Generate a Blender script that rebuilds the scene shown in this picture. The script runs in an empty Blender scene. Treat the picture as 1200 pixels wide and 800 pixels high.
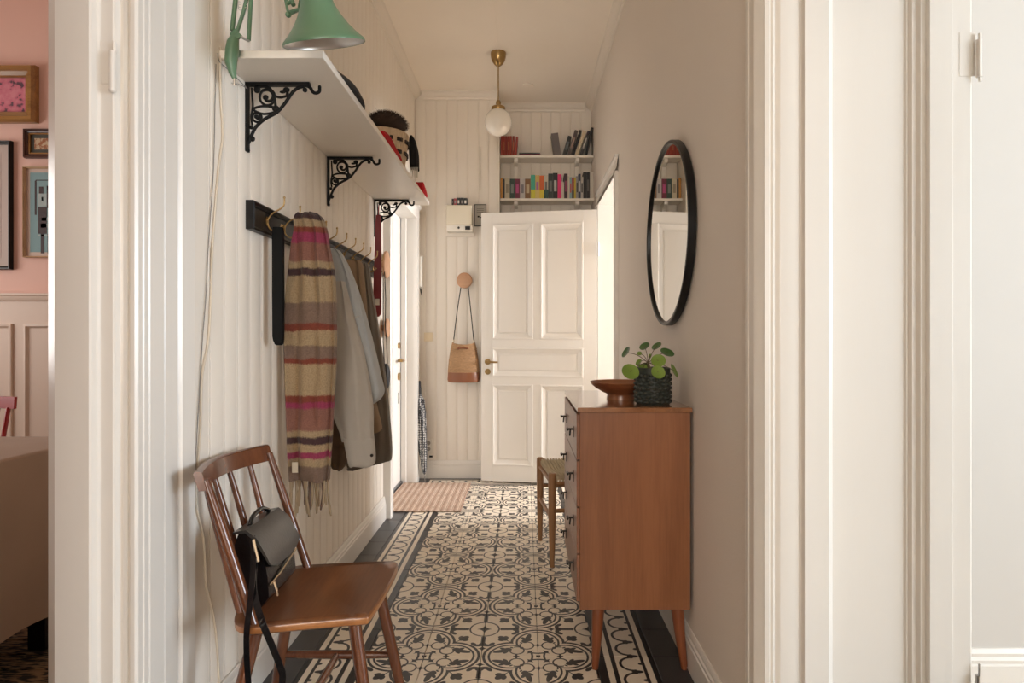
import bpy, math, random
from mathutils import Vector, Matrix
from math import pi, sin, cos, radians as R

# ------------------------------------------------------------------ camera, world, light, exposure
S = bpy.context.scene
C = S.collection
F, VX, VY, EYE = 721.0, 614.0, 394.0, 1.12      # focal length in px (1200 wide), vanishing point, eye height
cam = bpy.data.objects.new('camera', bpy.data.cameras.new('camera'))
C.objects.link(cam); S.camera = cam
cam.location = (0, 0, EYE); cam.rotation_euler = (R(90), 0, 0)
cam.data.sensor_width = 36; cam.data.lens = F/1200*36
cam.data.shift_x = -(VX-600)/1200; cam.data.shift_y = -(400-VY)/1200
cam.data.clip_start = .02

W = bpy.data.worlds.new('sky'); S.world = W; W.use_nodes = True
W.node_tree.nodes['Background'].inputs[0].default_value = (.75, .87, 1, 1)
W.node_tree.nodes['Background'].inputs[1].default_value = 1.2
S.view_settings.view_transform = 'Standard'; S.view_settings.look = 'None'
S.view_settings.gamma = 1; S.view_settings.use_curve_mapping = False
S.view_settings.exposure = 0.40
S.cycles.diffuse_bounces = 8; S.cycles.max_bounces = 14

def window_light(name, loc, rot, sx, sy, power, col):
    """daylight entering through a window that stands there"""
    l = bpy.data.lights.new(name, 'AREA'); l.shape = 'RECTANGLE'; l.size = sx; l.size_y = sy
    l.energy = power; l.color = col
    o = bpy.data.objects.new(name, l); o.location = loc; o.rotation_euler = rot; C.objects.link(o)
    return o
DAY = (.86, .93, 1.0); WARM = (1.0, .86, .70)
window_light('daylight_near_room', (4.28, -.45, 1.55), (0, R(90), 0), 1.4, 1.8, 142, (.80, .90, 1.0))
window_light('daylight_far_room', (4.28, 4.1, 1.55), (0, R(90), 0), 1.4, 1.5, 300, (.97, .97, 1.0))
window_light('daylight_back', (-.15, -3.28, 1.6), (R(90), 0, 0), 1.2, 1.5, 44, (1, .93, .84))
window_light('daylight_dining', (-4.38, 2.3, 1.6), (0, R(-90), 0), 1.4, 1.6, 30, (1, .92, .84))

# ------------------------------------------------------------------ node helpers
class V:
    """a float socket with arithmetic"""
    def __init__(s, nt, k): s.nt, s.k = nt, k
    def _m(s, op, b=None, c=None):
        n = s.nt.nodes.new('ShaderNodeMath'); n.operation = op
        for i, x in enumerate((s, b, c)):
            if x is None: continue
            if isinstance(x, V): s.nt.links.new(x.k, n.inputs[i])
            else: n.inputs[i].default_value = x
        return V(s.nt, n.outputs[0])
    def __add__(s, b): return s._m('ADD', b)
    def __sub__(s, b): return s._m('SUBTRACT', b)
    def __rsub__(s, b): return (s*-1.0)+b
    def __mul__(s, b): return s._m('MULTIPLY', b)
    def __truediv__(s, b): return s._m('DIVIDE', b)
    def __abs__(s): return s._m('ABSOLUTE')
    def sqrt(s): return s._m('SQRT')
    def min(s, b): return s._m('MINIMUM', b)
    def max(s, b): return s._m('MAXIMUM', b)
    def lt(s, b): return s._m('LESS_THAN', b)
    def gt(s, b): return s._m('GREATER_THAN', b)
    def pp(s, b): return s._m('PINGPONG', b)
    def mod(s, b): return s._m('FLOORED_MODULO', b)
def dist(x, y, cx, cy): dx = x-cx; dy = y-cy; return (dx*dx+dy*dy).sqrt()
def ell(x, y, cx, cy, rx, ry, a=0):
    dx = x-cx; dy = y-cy
    if a:
        c, s_ = cos(a), sin(a); dx, dy = dx*c+dy*s_, dy*c-dx*s_
    dx = dx/rx; dy = dy/ry
    return (dx*dx+dy*dy).lt(1)
def ring(x, y, cx, cy, r, w): return abs(dist(x, y, cx, cy)-r).lt(w)
def orr(*a):
    r = a[0]
    for b in a[1:]: r = r.max(b)
    return r

MATS = {}
def base_mat(name):
    m = bpy.data.materials.new(name); m.use_nodes = True
    return m, m.node_tree, m.node_tree.nodes['Principled BSDF']
def mat(name, col, rough=.5, metal=0, var=.06, vscale=4, bump=0, bscale=60, stretch=(1,1,1), coat=0, trans=0, sheen=0, spec=None, emit=None):
    if name in MATS: return MATS[name]
    m, nt, b = base_mat(name); L = nt.links.new
    b.inputs['Roughness'].default_value = rough; b.inputs['Metallic'].default_value = metal
    if coat: b.inputs['Coat Weight'].default_value = coat; b.inputs['Coat Roughness'].default_value = .15
    if trans: b.inputs['Transmission Weight'].default_value = trans
    if sheen: b.inputs['Sheen Weight'].default_value = sheen
    if spec is not None: b.inputs['Specular IOR Level'].default_value = spec
    tc = nt.nodes.new('ShaderNodeTexCoord'); mp = nt.nodes.new('ShaderNodeMapping')
    mp.inputs['Scale'].default_value = stretch; L(tc.outputs['Object'], mp.inputs[0])
    nz = nt.nodes.new('ShaderNodeTexNoise'); nz.inputs['Scale'].default_value = vscale; nz.inputs['Detail'].default_value = 5
    L(mp.outputs[0], nz.inputs['Vector'])
    mx = nt.nodes.new('ShaderNodeMix'); mx.data_type = 'RGBA'
    mx.inputs['A'].default_value = tuple(c*(1-var) for c in col)+(1,)
    mx.inputs['B'].default_value = tuple(min(1, c*(1+var)) for c in col)+(1,)
    L(nz.outputs['Fac'], mx.inputs['Factor']); L(mx.outputs['Result'], b.inputs['Base Color'])
    if bump:
        n2 = nt.nodes.new('ShaderNodeTexNoise'); n2.inputs['Scale'].default_value = bscale; n2.inputs['Detail'].default_value = 4
        L(mp.outputs[0], n2.inputs['Vector'])
        bp = nt.nodes.new('ShaderNodeBump'); bp.inputs['Strength'].default_value = bump; bp.inputs['Distance'].default_value = .002
        L(n2.outputs['Fac'], bp.inputs['Height']); L(bp.outputs[0], b.inputs['Normal'])
    MATS[name] = m
    return m
def wood(name, c1, c2, axis='z', rough=.35, scale=14, coat=.0):
    if name in MATS: return MATS[name]
    m, nt, b = base_mat(name); L = nt.links.new
    b.inputs['Roughness'].default_value = rough
    if coat: b.inputs['Coat Weight'].default_value = coat; b.inputs['Coat Roughness'].default_value = .12
    tc = nt.nodes.new('ShaderNodeTexCoord'); mp = nt.nodes.new('ShaderNodeMapping')
    s = [1.0, 1.0, 1.0]; s['xyz'.index(axis)] = .06; mp.inputs['Scale'].default_value = s
    L(tc.outputs['Object'], mp.inputs[0])
    a = nt.nodes.new('ShaderNodeTexNoise'); a.inputs['Scale'].default_value = scale; a.inputs['Detail'].default_value = 6; a.inputs['Distortion'].default_value = .6
    g = nt.nodes.new('ShaderNodeTexNoise'); g.inputs['Scale'].default_value = scale*14; g.inputs['Detail'].default_value = 3
    L(mp.outputs[0], a.inputs['Vector']); L(mp.outputs[0], g.inputs['Vector'])
    f = V(nt, a.outputs['Fac'])*.7+V(nt, g.outputs['Fac'])*.3
    r = nt.nodes.new('ShaderNodeValToRGB'); r.color_ramp.elements[0].position = .38; r.color_ramp.elements[1].position = .62
    r.color_ramp.elements[0].color = c1+(1,); r.color_ramp.elements[1].color = c2+(1,)
    L(f.k, r.inputs[0]); L(r.outputs[0], b.inputs['Base Color'])
    MATS[name] = m
    return m

CREAM = (.88, .785, .65); DARK = (.024, .021, .021)
def tile_mat(name, kind):
    m, nt, b = base_mat(name); L = nt.links.new
    b.inputs['Roughness'].default_value = .38
    nz = nt.nodes.new('ShaderNodeTexNoise'); nz.inputs['Scale'].default_value = 9; nz.inputs['Detail'].default_value = 6
    geo = nt.nodes.new('ShaderNodeNewGeometry'); L(geo.outputs['Position'], nz.inputs['Vector'])
    sp = nt.nodes.new('ShaderNodeSeparateXYZ')
    if kind == 'field':
        L(geo.outputs['Position'], sp.inputs[0])
        X = V(nt, sp.outputs[0]); Y = V(nt, sp.outputs[1])
        a = (X+.35).pp(.2)/.2; c = (Y-2.155).pp(.2)/.2
        M = a.max(c); n = a.min(c)
        d = dist(M, n, .485, 0)
        o = orr(abs(d-.472).lt(.024), abs(d-.382).lt(.019),
                ring(M, n, .375, .2, .125, .014)*(1-(M.gt(.43)*n.gt(.22))),
                abs(M-.385).lt(.02)*n.lt(.065), ell(M, n, .385, .0, .06, .022),
                ell(M, n, .655, .175, .155, .050, -.25), ell(M, n, .535, .235, .070, .060), ell(M, n, .62, .255, .07, .035, .5), ell(M, n, .57, .145, .065, .032, -.9), ell(M, n, .29, .29, .035, .035),
                ell(M, n, .47, .30, .035, .018, .6))
        u = abs(M-n); v = abs(M+n-.29)
        o = o.max((u.sqrt()+v.sqrt()).lt(.39))
        p = 1-a; q = 1-c; P = p.max(q); Q = p.min(q)
        o = orr(o, ring(P, Q, 0, 0, .275, .016), (P.sqrt()+Q.sqrt()).lt(.45), ell(P, Q, 0, 0, .07, .07),
                abs(P-.43).lt(.105)*Q.lt(.040), ell(P, Q, .325, 0, .03, .045), ell(P, Q, .59, .0, .065, .075), ell(P, Q, .62, .09, .040, .085), ell(P, Q, .575, .165, .070, .042, -.7),
                (abs(P-.73).sqrt()+(Q*1.2).sqrt()).lt(.36),
                ell(P, Q, .36, .36, .11, .065, pi/4), ell(P, Q, .42, .33, .045, .060, -.3), ell(P, Q, .30, .33, .045, .045), abs(P-Q).lt(.014)*P.gt(.36)*P.lt(.56))
    else:
        uv = nt.nodes.new('ShaderNodeUVMap'); L(uv.outputs[0], sp.inputs[0])
        s = V(nt, sp.outputs[0])*.2; t = V(nt, sp.outputs[1])*.2
        if kind == 'corner': t, s = s.max(t), s.min(t)
        f = s.pp(.05)                      # cusp at 0, middle at .05
        o = orr(t.lt(.030), t.gt(.050)*t.lt(.065), t.gt(.152)*t.lt(.163), t.gt(.182),
                abs(dist(t, f, .122, .05)-.042).lt(.0048)*t.lt(.124), ell(t, f, .130, 0, .020, .009), ell(t, f, .124, 0, .009, .014),
                ell(t, f, .15, .05, .010, .007))
    mx = nt.nodes.new('ShaderNodeMix'); mx.data_type = 'RGBA'
    mx.inputs['A'].default_value = CREAM+(1,); mx.inputs['B'].default_value = DARK+(1,)
    L(o.k, mx.inputs['Factor'])
    m2 = nt.nodes.new('ShaderNodeMix'); m2.data_type = 'RGBA'; m2.blend_type = 'MULTIPLY'; m2.inputs['Factor'].default_value = 1
    cr = nt.nodes.new('ShaderNodeValToRGB'); cr.color_ramp.elements[0].position = .3; cr.color_ramp.elements[0].color = (.90, .89, .88, 1)
    cr.color_ramp.elements[1].position = .7; cr.color_ramp.elements[1].color = (1, 1, 1, 1)
    L(nz.outputs['Fac'], cr.inputs[0])
    oi = nt.nodes.new('ShaderNodeObjectInfo')
    m3 = nt.nodes.new('ShaderNodeMix'); m3.data_type = 'RGBA'; m3.blend_type = 'MULTIPLY'; m3.inputs['Factor'].default_value = 1
    g = V(nt, oi.outputs['Random'])*.08+.92
    cb = nt.nodes.new('ShaderNodeCombineColor')
    for i in range(3): L(g.k, cb.inputs[i])
    L(mx.outputs['Result'], m2.inputs['A']); L(cr.outputs[0], m2.inputs['B'])
    L(m2.outputs['Result'], m3.inputs['A']); L(cb.outputs[0], m3.inputs['B'])
    L(m3.outputs['Result'], b.inputs['Base Color'])
    rr = V(nt, nz.outputs['Fac'])*.25+.22; L(rr.k, b.inputs['Roughness'])
    return m

# ------------------------------------------------------------------ mesh helpers
class MB:
    def __init__(s): s.v, s.f, s.m, s.cur = [], [], [], 0
    def add(s, vs, fs):
        o = len(s.v); s.v += [tuple(p) for p in vs]; s.f += [tuple(i+o for i in f) for f in fs]; s.m += [s.cur]*len(fs); return s
    def box(s, x0, x1, y0, y1, z0, z1, M=None):
        vs = [(x, y, z) for x in (x0, x1) for y in (y0, y1) for z in (z0, z1)]
        if M is not None: vs = [M @ Vector(p) for p in vs]
        return s.add(vs, [(0,1,3,2), (4,6,7,5), (0,4,5,1), (2,3,7,6), (0,2,6,4), (1,5,7,3)])
    def loft(s, rings, caps=True, closed=True):
        n = len(rings[0]); vs = [p for r in rings for p in r]; fs = []
        for i in range(len(rings)-1):
            for j in range(n if closed else n-1):
                k = (j+1) % n
                fs.append((i*n+j, i*n+k, (i+1)*n+k, (i+1)*n+j))
        if caps and closed:
            fs.append(tuple(range(n-1, -1, -1))); fs.append(tuple((len(rings)-1)*n+j for j in range(n)))
        return s.add(vs, fs)
    def tube(s, pts, r, n=8, sq=1.0):
        pts = [Vector(p) for p in pts]; rs = r if isinstance(r, (list, tuple)) else [r]*len(pts)
        rings = []; up = None
        for i, p in enumerate(pts):
            t = (pts[min(i+1, len(pts)-1)]-pts[max(i-1, 0)]).normalized()
            if up is None:
                up = Vector((0, 0, 1)) if abs(t.z) < .9 else Vector((0, 1, 0))
            a = (up-t*up.dot(t)).normalized(); b = t.cross(a); up = a
            rings.append([p+(a*cos(2*pi*k/n)*sq+b*sin(2*pi*k/n))*rs[i] for k in range(n)])
        return s.loft(rings)
    def lathe(s, prof, c=(0,0,0), n=24, M=None):
        c = Vector(c); rings = []
        for r, z in prof:
            ring_ = []
            for k in range(n):
                p = Vector((r*cos(2*pi*k/n), r*sin(2*pi*k/n), z))
                if M is not None: p = M @ p
                ring_.append(p+c)
            rings.append(ring_)
        return s.loft(rings)
    def ball(s, c, r, n=12, m=8):
        rr = r if isinstance(r, (list, tuple)) else (r, r, r)
        rings = []
        for i in range(m+1):
            t = pi*i/m; q = max(sin(t), .02)
            rings.append([(c[0]+rr[0]*q*cos(2*pi*k/n), c[1]+rr[1]*q*sin(2*pi*k/n), c[2]-rr[2]*cos(t)) for k in range(n)])
        return s.loft(rings)
    def extr(s, pts, a, b, axis='z'):
        def mk(p, t): return {'z': (p[0], p[1], t), 'y': (p[0], t, p[1]), 'x': (t, p[0], p[1])}[axis]
        return s.loft([[mk(p, a) for p in pts], [mk(p, b) for p in pts]])
    def build(s, name, m=None, parent=None, org=None, smooth=None, bevel=0, kind=None, uv=None):
        if org is None: org = parent_world(parent) if parent else (0, 0, 0)
        me = bpy.data.meshes.new(name)
        me.from_pydata([(p[0]-org[0], p[1]-org[1], p[2]-org[2]) for p in s.v], [], s.f)
        ms = m if isinstance(m, (list, tuple)) else [m]
        for q in ms: me.materials.append(q)
        if len(ms) > 1: me.polygons.foreach_set('material_index', s.m)
        import bmesh
        bm = bmesh.new(); bm.from_mesh(me); bmesh.ops.recalc_face_normals(bm, faces=bm.faces); bm.to_mesh(me); bm.free()
        if uv:
            l = me.uv_layers.new(name='UVMap')
            for lp in me.loops: l.data[lp.index].uv = uv(me.vertices[lp.vertex_index].co)
        if smooth is not None:
            me.polygons.foreach_set('use_smooth', [True]*len(me.polygons)); me.set_sharp_from_angle(angle=R(smooth))
        me.update()
        o = bpy.data.objects.new(name, me); C.objects.link(o)
        if parent: o.parent = parent; pw = parent_world(parent); o.location = (org[0]-pw[0], org[1]-pw[1], org[2]-pw[2])
        else: o.location = org
        if bevel:
            b = o.modifiers.new('bevel', 'BEVEL'); b.width = bevel; b.segments = 2; b.limit_method = 'ANGLE'
        if kind: o['kind'] = kind
        return o
def parent_world(o):
    v = Vector((0, 0, 0))
    while o: v = v+Vector(o.location); o = o.parent
    return tuple(v)
def thing(name, label, cat, loc=(0,0,0), group=None):
    o = bpy.data.objects.new(name, None); o.empty_display_size = .1; C.objects.link(o); o.location = loc
    return tag(o, label, cat, group)
def tag(o, label, cat, group=None):
    o['label'] = label; o['category'] = cat
    if group: o['group'] = group
    return o
def inst(name, me, parent, loc, rz=0):
    o = bpy.data.objects.new(name, me); C.objects.link(o); o.parent = parent; pw = parent_world(parent)
    o.location = (loc[0]-pw[0], loc[1]-pw[1], loc[2]-pw[2]); o.rotation_euler = (0, 0, rz)
    return o
def at(x, y, Y): return Vector(((x-VX)*Y/F, Y, EYE-(y-VY)*Y/F))
def rnd(a, b): return random.uniform(a, b)
def curve(pts, k=6):
    """Catmull-Rom through the points"""
    P = [Vector(p) for p in pts]; P = [P[0]*2-P[1]]+P+[P[-1]*2-P[-2]]; out = []
    for i in range(1, len(P)-2):
        for j in range(k):
            t = j/k; a, b, c, d = P[i-1:i+3]
            out.append(.5*((2*b)+(c-a)*t+(2*a-5*b+4*c-d)*t*t+(3*b-a-3*c+d)*t**3))
    return out+[P[-2]]
random.seed(7)

# ------------------------------------------------------------------ materials of the setting
m_board = mat('painted boards', (.81, .75, .665), .42, var=.03, bump=.12, bscale=25, stretch=(1, 1, .1))
m_plaster = mat('plaster', (.735, .675, .61), .75, var=.03, vscale=1.5, bump=.25, bscale=180)
m_ceil = mat('ceiling paint', (.93, .86, .76), .8, var=.02, bump=.15, bscale=120)
m_trim = mat('gloss trim paint', (.76, .73, .68), .28, var=.03, bump=.25, bscale=18, stretch=(1, 1, .15))
m_door = mat('door paint', (.80, .77, .72), .26, var=.02, bump=.1, bscale=20, stretch=(1, 1, .15))
m_pink = mat('pink plaster', (.74, .47, .39), .8, var=.04, vscale=2)
m_wains = mat('wainscot paint', (.66, .52, .42), .5, var=.03)
m_parquet = wood('floor boards', (.20, .11, .06), (.30, .18, .10), 'y', .35)
m_tile = tile_mat('patterned cement tile', 'field')
m_btile = tile_mat('border cement tile', 'border')
m_ctile = tile_mat('border corner tile', 'corner')
m_dark = mat('dark cement tile', (.045, .042, .043), .36, var=.25, vscale=8)
m_grout = mat('grout', (.05, .045, .04), .9)
m_brass = mat('aged brass', (.42, .28, .12), .32, 1, var=.2, vscale=30)
m_black = mat('black paint', (.007, .006, .006), .35, spec=.3)
m_iron = mat('black cast iron', (.006, .006, .006), .5, spec=.2, bump=.3, bscale=150)
m_white = mat('white plastic', (.75, .71, .63), .4)
m_steel = mat('steel', (.55, .54, .52), .3, 1)

XL, XR, YF, YN, ZC = -.86, .565, 4.87, 5.13, 3.045      # corridor planes
YB = -3.2                                             # back of the hall behind the camera

# ------------------------------------------------------------------ shell
def struct(b, name, m, **k): return b.build(name, m, kind='structure', **k)
wl = MB()
wl.box(-1.036, -.872, YB, .40, 0, ZC).box(-1.036, -.872, .40, 1.372, 2.14, ZC).box(-1.036, -.872, 1.372, 3.86, 0, ZC)
wl.box(-1.036, -.872, 3.86, 4.69, 2.03, ZC).box(-1.036, -.872, 4.69, 5.3, 0, ZC)
wall_left = struct(wl, 'wall_left', m_board)
wr = MB()
wr.box(XR, 1.035, YB, .40, 0, ZC).box(XR, 1.035, .40, 1.44, 2.14, ZC).box(XR, 1.035, 1.447, 3.77, 0, ZC)
wr.box(XR, 1.035, 3.77, 4.61, 2.11, ZC).box(XR, 1.035, 4.61, 5.3, 0, ZC)
wall_right = struct(wr, 'wall_right', m_plaster)
wf = MB(); wf.box(-.872, -.195, YF+.012, 5.3, 0, ZC); wall_far = struct(wf, 'wall_far', m_board)
wa = MB(); wa.box(-.195, XR, YN+.012, 5.3, 0, ZC); wall_alcove = struct(wa, 'wall_alcove', m_board)
wb = MB(); wb.box(-1.036, -.8, YB-.15, YB, 0, ZC).box(.5, 1.035, YB-.15, YB, 0, ZC).box(-.8, .5, YB-.15, YB, 0, .8).box(-.8, .5, YB-.15, YB, 2.4, ZC)
wall_back = struct(wb, 'wall_back', m_plaster)
struct(MB().box(-4.5, 4.5, YB-.2, 6.6, ZC, ZC+.1), 'ceiling', m_ceil)
# near right room, far right room, dining room
def win_wall(name, x0, x1, y0, y1, wy0, wy1, z0, z1, m):
    return struct(MB().box(x0, x1, y0, wy0, 0, ZC).box(x0, x1, wy1, y1, 0, ZC).box(x0, x1, wy0, wy1, 0, z0).box(x0, x1, wy0, wy1, z1, ZC), name, m)
m_roomw = mat('bright room plaster', (.60, .575, .54), .7, var=.02)
win_wall('wall_near_room_right', 4.0, 4.2, -2.6, 1.94, -1.35, .45, .85, 2.25, m_roomw)
w1 = struct(MB().box(1.035, 4.0, 1.82, 1.94, 0, ZC), 'wall_near_room_far', m_roomw)
struct(MB().box(1.035, 4.2, -2.75, -2.6, 0, ZC), 'wall_near_room_back', m_roomw)
win_wall('wall_far_room_right', 4.0, 4.2, 1.94, 6.5, 3.35, 4.85, .85, 2.25, m_roomw)
struct(MB().box(1.035, 4.2, 6.5, 6.6, 0, ZC), 'wall_far_room_far', m_roomw)
win_wall('wall_dining_left', -4.3, -4.15, -1.6, 3.62, 1.5, 3.1, .9, 2.3, m_pink)
struct(MB().box(-4.3, -1.036, -1.75, -1.6, 0, ZC), 'wall_dining_back', m_pink)
wd = struct(MB().box(-4.15, -1.036, 3.5, 3.62, 0, ZC), 'wall_dining_far', m_pink)
struct(MB().box(1.035, 4.2, -2.6, 6.5, -.05, 0), 'floor_rooms_right', wood('pale floor boards', (.52, .40, .28), (.62, .50, .36), 'y', .4))
struct(MB().box(-4.3, -1.036, -1.6, 3.62, -.05, 0), 'floor_dining', m_parquet)
# windows: frame, bars, panes
m_glass = mat('window glass', (1, 1, 1), .0, trans=1, var=0)
def window_x(name, x, y0, y1, z0, z1):
    f = MB(); t = .05
    f.box(x-.04, x+.04, y0, y0+t, z0, z1).box(x-.04, x+.04, y1-t, y1, z0, z1).box(x-.04, x+.04, y0+t, y1-t, z0, z0+t).box(x-.04, x+.04, y0+t, y1-t, z1-t, z1)
    w = struct(f, name, m_trim); ym = (y0+y1)/2
    MB().box(x-.03, x+.03, ym-.025, ym+.025, z0+t, z1-t).build('mullion', m_trim, w)
    MB().box(x-.03, x+.03, y0-.05, y1+.05, z0-.04, z0).build('window_sill', m_trim, w)
    return w
window_x('window_1', 4.1, -1.35, .45, .85, 2.25)
window_x('window_2', 4.1, 3.35, 4.85, .85, 2.25)
window_x('window_3', -4.22, 1.5, 3.1, .9, 2.3)
w4 = MB().box(-.8, -.74, YB-.1, YB-.04, .8, 2.4).box(.44, .5, YB-.1, YB-.04, .8, 2.4).box(-.74, .44, YB-.1, YB-.04, .8, .86).box(-.74, .44, YB-.1, YB-.04, 2.34, 2.4)
struct(w4, 'window_4', m_trim)

# ------------------------------------------------------------------ tongue-and-groove boards, one object each
BW = .083
def board_mesh(h):
    pr = [(-.012, 0), (-.0045, 0), (-.0010, .0016), (0, .003), (0, .0705), (-.0022, .072), (-.0002, .074), (0, .0765), (-.0003, .079), (-.0045, .0810), (-.0045, BW), (-.012, BW)]
    b = MB().extr(pr, 0, h); o = b.build('board', m_board, smooth=40); me = o.data; bpy.data.objects.remove(o); return me
bm_full = board_mesh(ZC-.14); bm_over = board_mesh(ZC-2.13)
y = 1.606
while y < 3.76: inst('board', bm_full, wall_left, (XL, y, .14)); y += BW
y0 = y
while y < 4.84:
    inst('board', bm_over, wall_left, (XL, y, 2.13)); y += BW
x = -.859
while x < -.24: inst('board', bm_full, wall_far, (x, YF, .14), -pi/2); x += BW
bm_al = board_mesh(ZC)
x = -.188
while x < XR-.05: inst('board', bm_al, wall_alcove, (x, YN, 0), -pi/2); x += BW

# ------------------------------------------------------------------ floor: slab + every tile
floor = struct(MB().box(-1.036, 1.035, YB, 5.3, -.05, -.0075), 'floor', m_grout)
g = .0010
def tile_mesh(w, d, m, uv=None):
    b = MB().loft([[(g, g, -.007), (w-g, g, -.007), (w-g, d-g, -.007), (g, d-g, -.007)], [(g, g, -.0012), (w-g, g, -.0012), (w-g, d-g, -.0012), (g, d-g, -.0012)],
                   [(g+.0012, g+.0012, 0), (w-g-.0012, g+.0012, 0), (w-g-.0012, d-g-.0012, 0), (g+.0012, d-g-.0012, 0)]])
    o = b.build('tile', m, uv=uv); me = o.data; bpy.data.objects.remove(o); return me
t_f = tile_mesh(.2, .2, m_tile); t_cut = tile_mesh(.2, .075, m_tile)
t_br = tile_mesh(.2, .2, m_btile, lambda c: (c.y/.2, c.x/.2)); t_bl = tile_mesh(.2, .2, m_btile, lambda c: (c.y/.2, 1-c.x/.2))
t_bf = tile_mesh(.2, .2, m_btile, lambda c: (c.x/.2, c.y/.2))
t_cl = tile_mesh(.2, .2, m_ctile, lambda c: (1-c.x/.2, c.y/.2)); t_cr = tile_mesh(.2, .2, m_ctile, lambda c: (c.x/.2, c.y/.2))
t_cbr = tile_mesh(.2, .075, m_btile, lambda c: (c.y/.2, c.x/.2)); t_cbl = tile_mesh(.2, .075, m_btile, lambda c: (c.y/.2, 1-c.x/.2))
t_dl = tile_mesh(.125, .2, m_dark); t_dlc = tile_mesh(.125, .075, m_dark); t_df = tile_mesh(.2, .055, m_dark); t_ent = tile_mesh(.2, .2, m_dark)
t_bot = tile_mesh(.2, .3, m_dark)
Y0 = .355
k = 0
ys = [Y0+.2*i for i in range(21)]          # last row starts at 4.355
for yy in ys:
    for i in range(4): inst('tile', t_f, floor, (-.55+.2*i, yy, 0))
    inst('tile', t_br, floor, (.25, yy, 0)); inst('tile', t_bl, floor, (-.75, yy, 0))
    inst('tile', t_dl, floor, (.45, yy, 0)); inst('tile', t_dl, floor, (-.875, yy, 0))
ye = Y0+.2*21
for i in range(4): inst('tile', t_cut, floor, (-.55+.2*i, ye, 0))
inst('tile', t_cbr, floor, (.25, ye, 0)); inst('tile', t_cbl, floor, (-.75, ye, 0)); inst('tile', t_dlc, floor, (.45, ye, 0)); inst('tile', t_dlc, floor, (-.875, ye, 0))
yb = ye+.075
for i in range(4): inst('tile', t_bf, floor, (-.55+.2*i, yb, 0))
inst('tile', t_cl, floor, (-.75, yb, 0)); inst('tile', t_cr, floor, (.25, yb, 0)); inst('tile', t_dl, floor, (.45, yb, 0)); inst('tile', t_dl, floor, (-.875, yb, 0))
for i in range(8): inst('tile', t_df, floor, (-.95+.2*i, yb+.2, 0))
for i in range(2): inst('tile', t_bot, floor, (-.195+.2*i*1.9, yb+.256, 0))
for i in range(4): inst('tile', t_ent, floor, (-1.075, 3.9+.2*i, 0)) if i < 4 else None
MB().box(-1.036, 1.035, YB, Y0-.002, -.0075, 0).build('floor_boards', m_parquet, floor)

# ------------------------------------------------------------------ baseboards and cornice
def base_prof(x, d, h):   # d = +1 grows towards +x
    return [(x, 0), (x+d*.014, 0), (x+d*.014, h-.045), (x+d*.011, h-.04), (x+d*.012, h-.03), (x+d*.008, h-.022), (x+d*.009, h-.012), (x+d*.004, h), (x, h)]
struct(MB().extr(base_prof(XL, 1, .138), 1.606, 3.776, 'y').box(-.872, XL, 1.606, 3.776, 0, .138), 'baseboard_left', m_trim, smooth=30)
struct(MB().extr(base_prof(XR, -1, .132), 1.56, 3.665, 'y'), 'baseboard_right', m_trim, smooth=30)
struct(MB().extr([(YF-(a-XL), b) for a, b in base_prof(XL, 1, .14)], XL, -.20, 'x'), 'baseboard_far', m_trim, smooth=30)
struct(MB().extr([(1.82-(a-XL)*1.4, b) for a, b in base_prof(XL, 1, .20)], 1.04, 4.0, 'x'), 'baseboard_near_room', m_trim, smooth=30)
def corn(x, d, top=ZC):
    z = top
    return [(x, z), (x+d*.055, z), (x+d*.055, z-.006), (x+d*.046, z-.010), (x+d*.040, z-.022), (x+d*.026, z-.034), (x+d*.012, z-.040), (x+d*.010, z-.052), (x, z-.055)]
struct(MB().extr(corn(XL, 1), YB, YF, 'y'), 'trim_1', m_board, smooth=30)
struct(MB().extr(corn(XR, -1), YB, YN, 'y'), 'trim_2', m_board, smooth=30)
struct(MB().extr([(YF-(a-XL), b) for a, b in corn(XL, 1)], XL+.056, -.195, 'x'), 'trim_3', m_board, smooth=30)
struct(MB().extr([(YN-(a-XL), b) for a, b in corn(XL, 1)], -.195, XR-.056, 'x'), 'trim_4', m_board, smooth=30)
# edge strip where the board wall ends at the alcove
struct(MB().box(-.203, -.1935, YF-.006, YN, 0, ZC-.06), 'trim_5', m_board)

# ------------------------------------------------------------------ near left doorway: rebated jamb and reeded casing
jl = [(-1.04, 1.372), (-1.04, 1.345), (-1.012, 1.323), (-1.007, 1.320), (-.934, 1.320), (-.930, 1.324), (-.927, 1.337), (-.923, 1.341), (-.897, 1.341), (-.893, 1.344), (-.890, 1.357),
      (-.885, 1.359), (-.882, 1.355), (-.874, 1.355), (-.872, 1.359), (-.866, 1.359), (-.864, 1.352), (-.856, 1.352), (-.851, 1.358), (-.851, 1.372), (-.853, 1.374), (-.850, 1.378), (-.850, 1.392),
      (-.854, 1.395), (-.850, 1.400), (-.850, 1.452), (-.857, 1.458), (-.857, 1.462), (-.853, 1.466), (-.853, 1.516), (-.858, 1.520), (-.855, 1.524), (-.849, 1.53), (-.848, 1.588), (-.853, 1.596), (-.864, 1.604), (-.872, 1.604), (-.872, 1.372)]
tj = struct(MB().extr(jl, 0, 2.12), 'trim_6', m_trim, smooth=25)
hg = MB().tube([(-.892, 1.334, 1.655), (-.892, 1.334, 1.738)], .0072, 10).tube([(-.889, 1.337, 1.738), (-.889, 1.337, 1.760)], .004, 8).ball((-.892, 1.334, 1.655), .0075)
hg.box(-.921, -.895, 1.3395, 1.3425, 1.67, 1.765)
hg.build('hinge', m_trim, tj, smooth=40)
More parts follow.
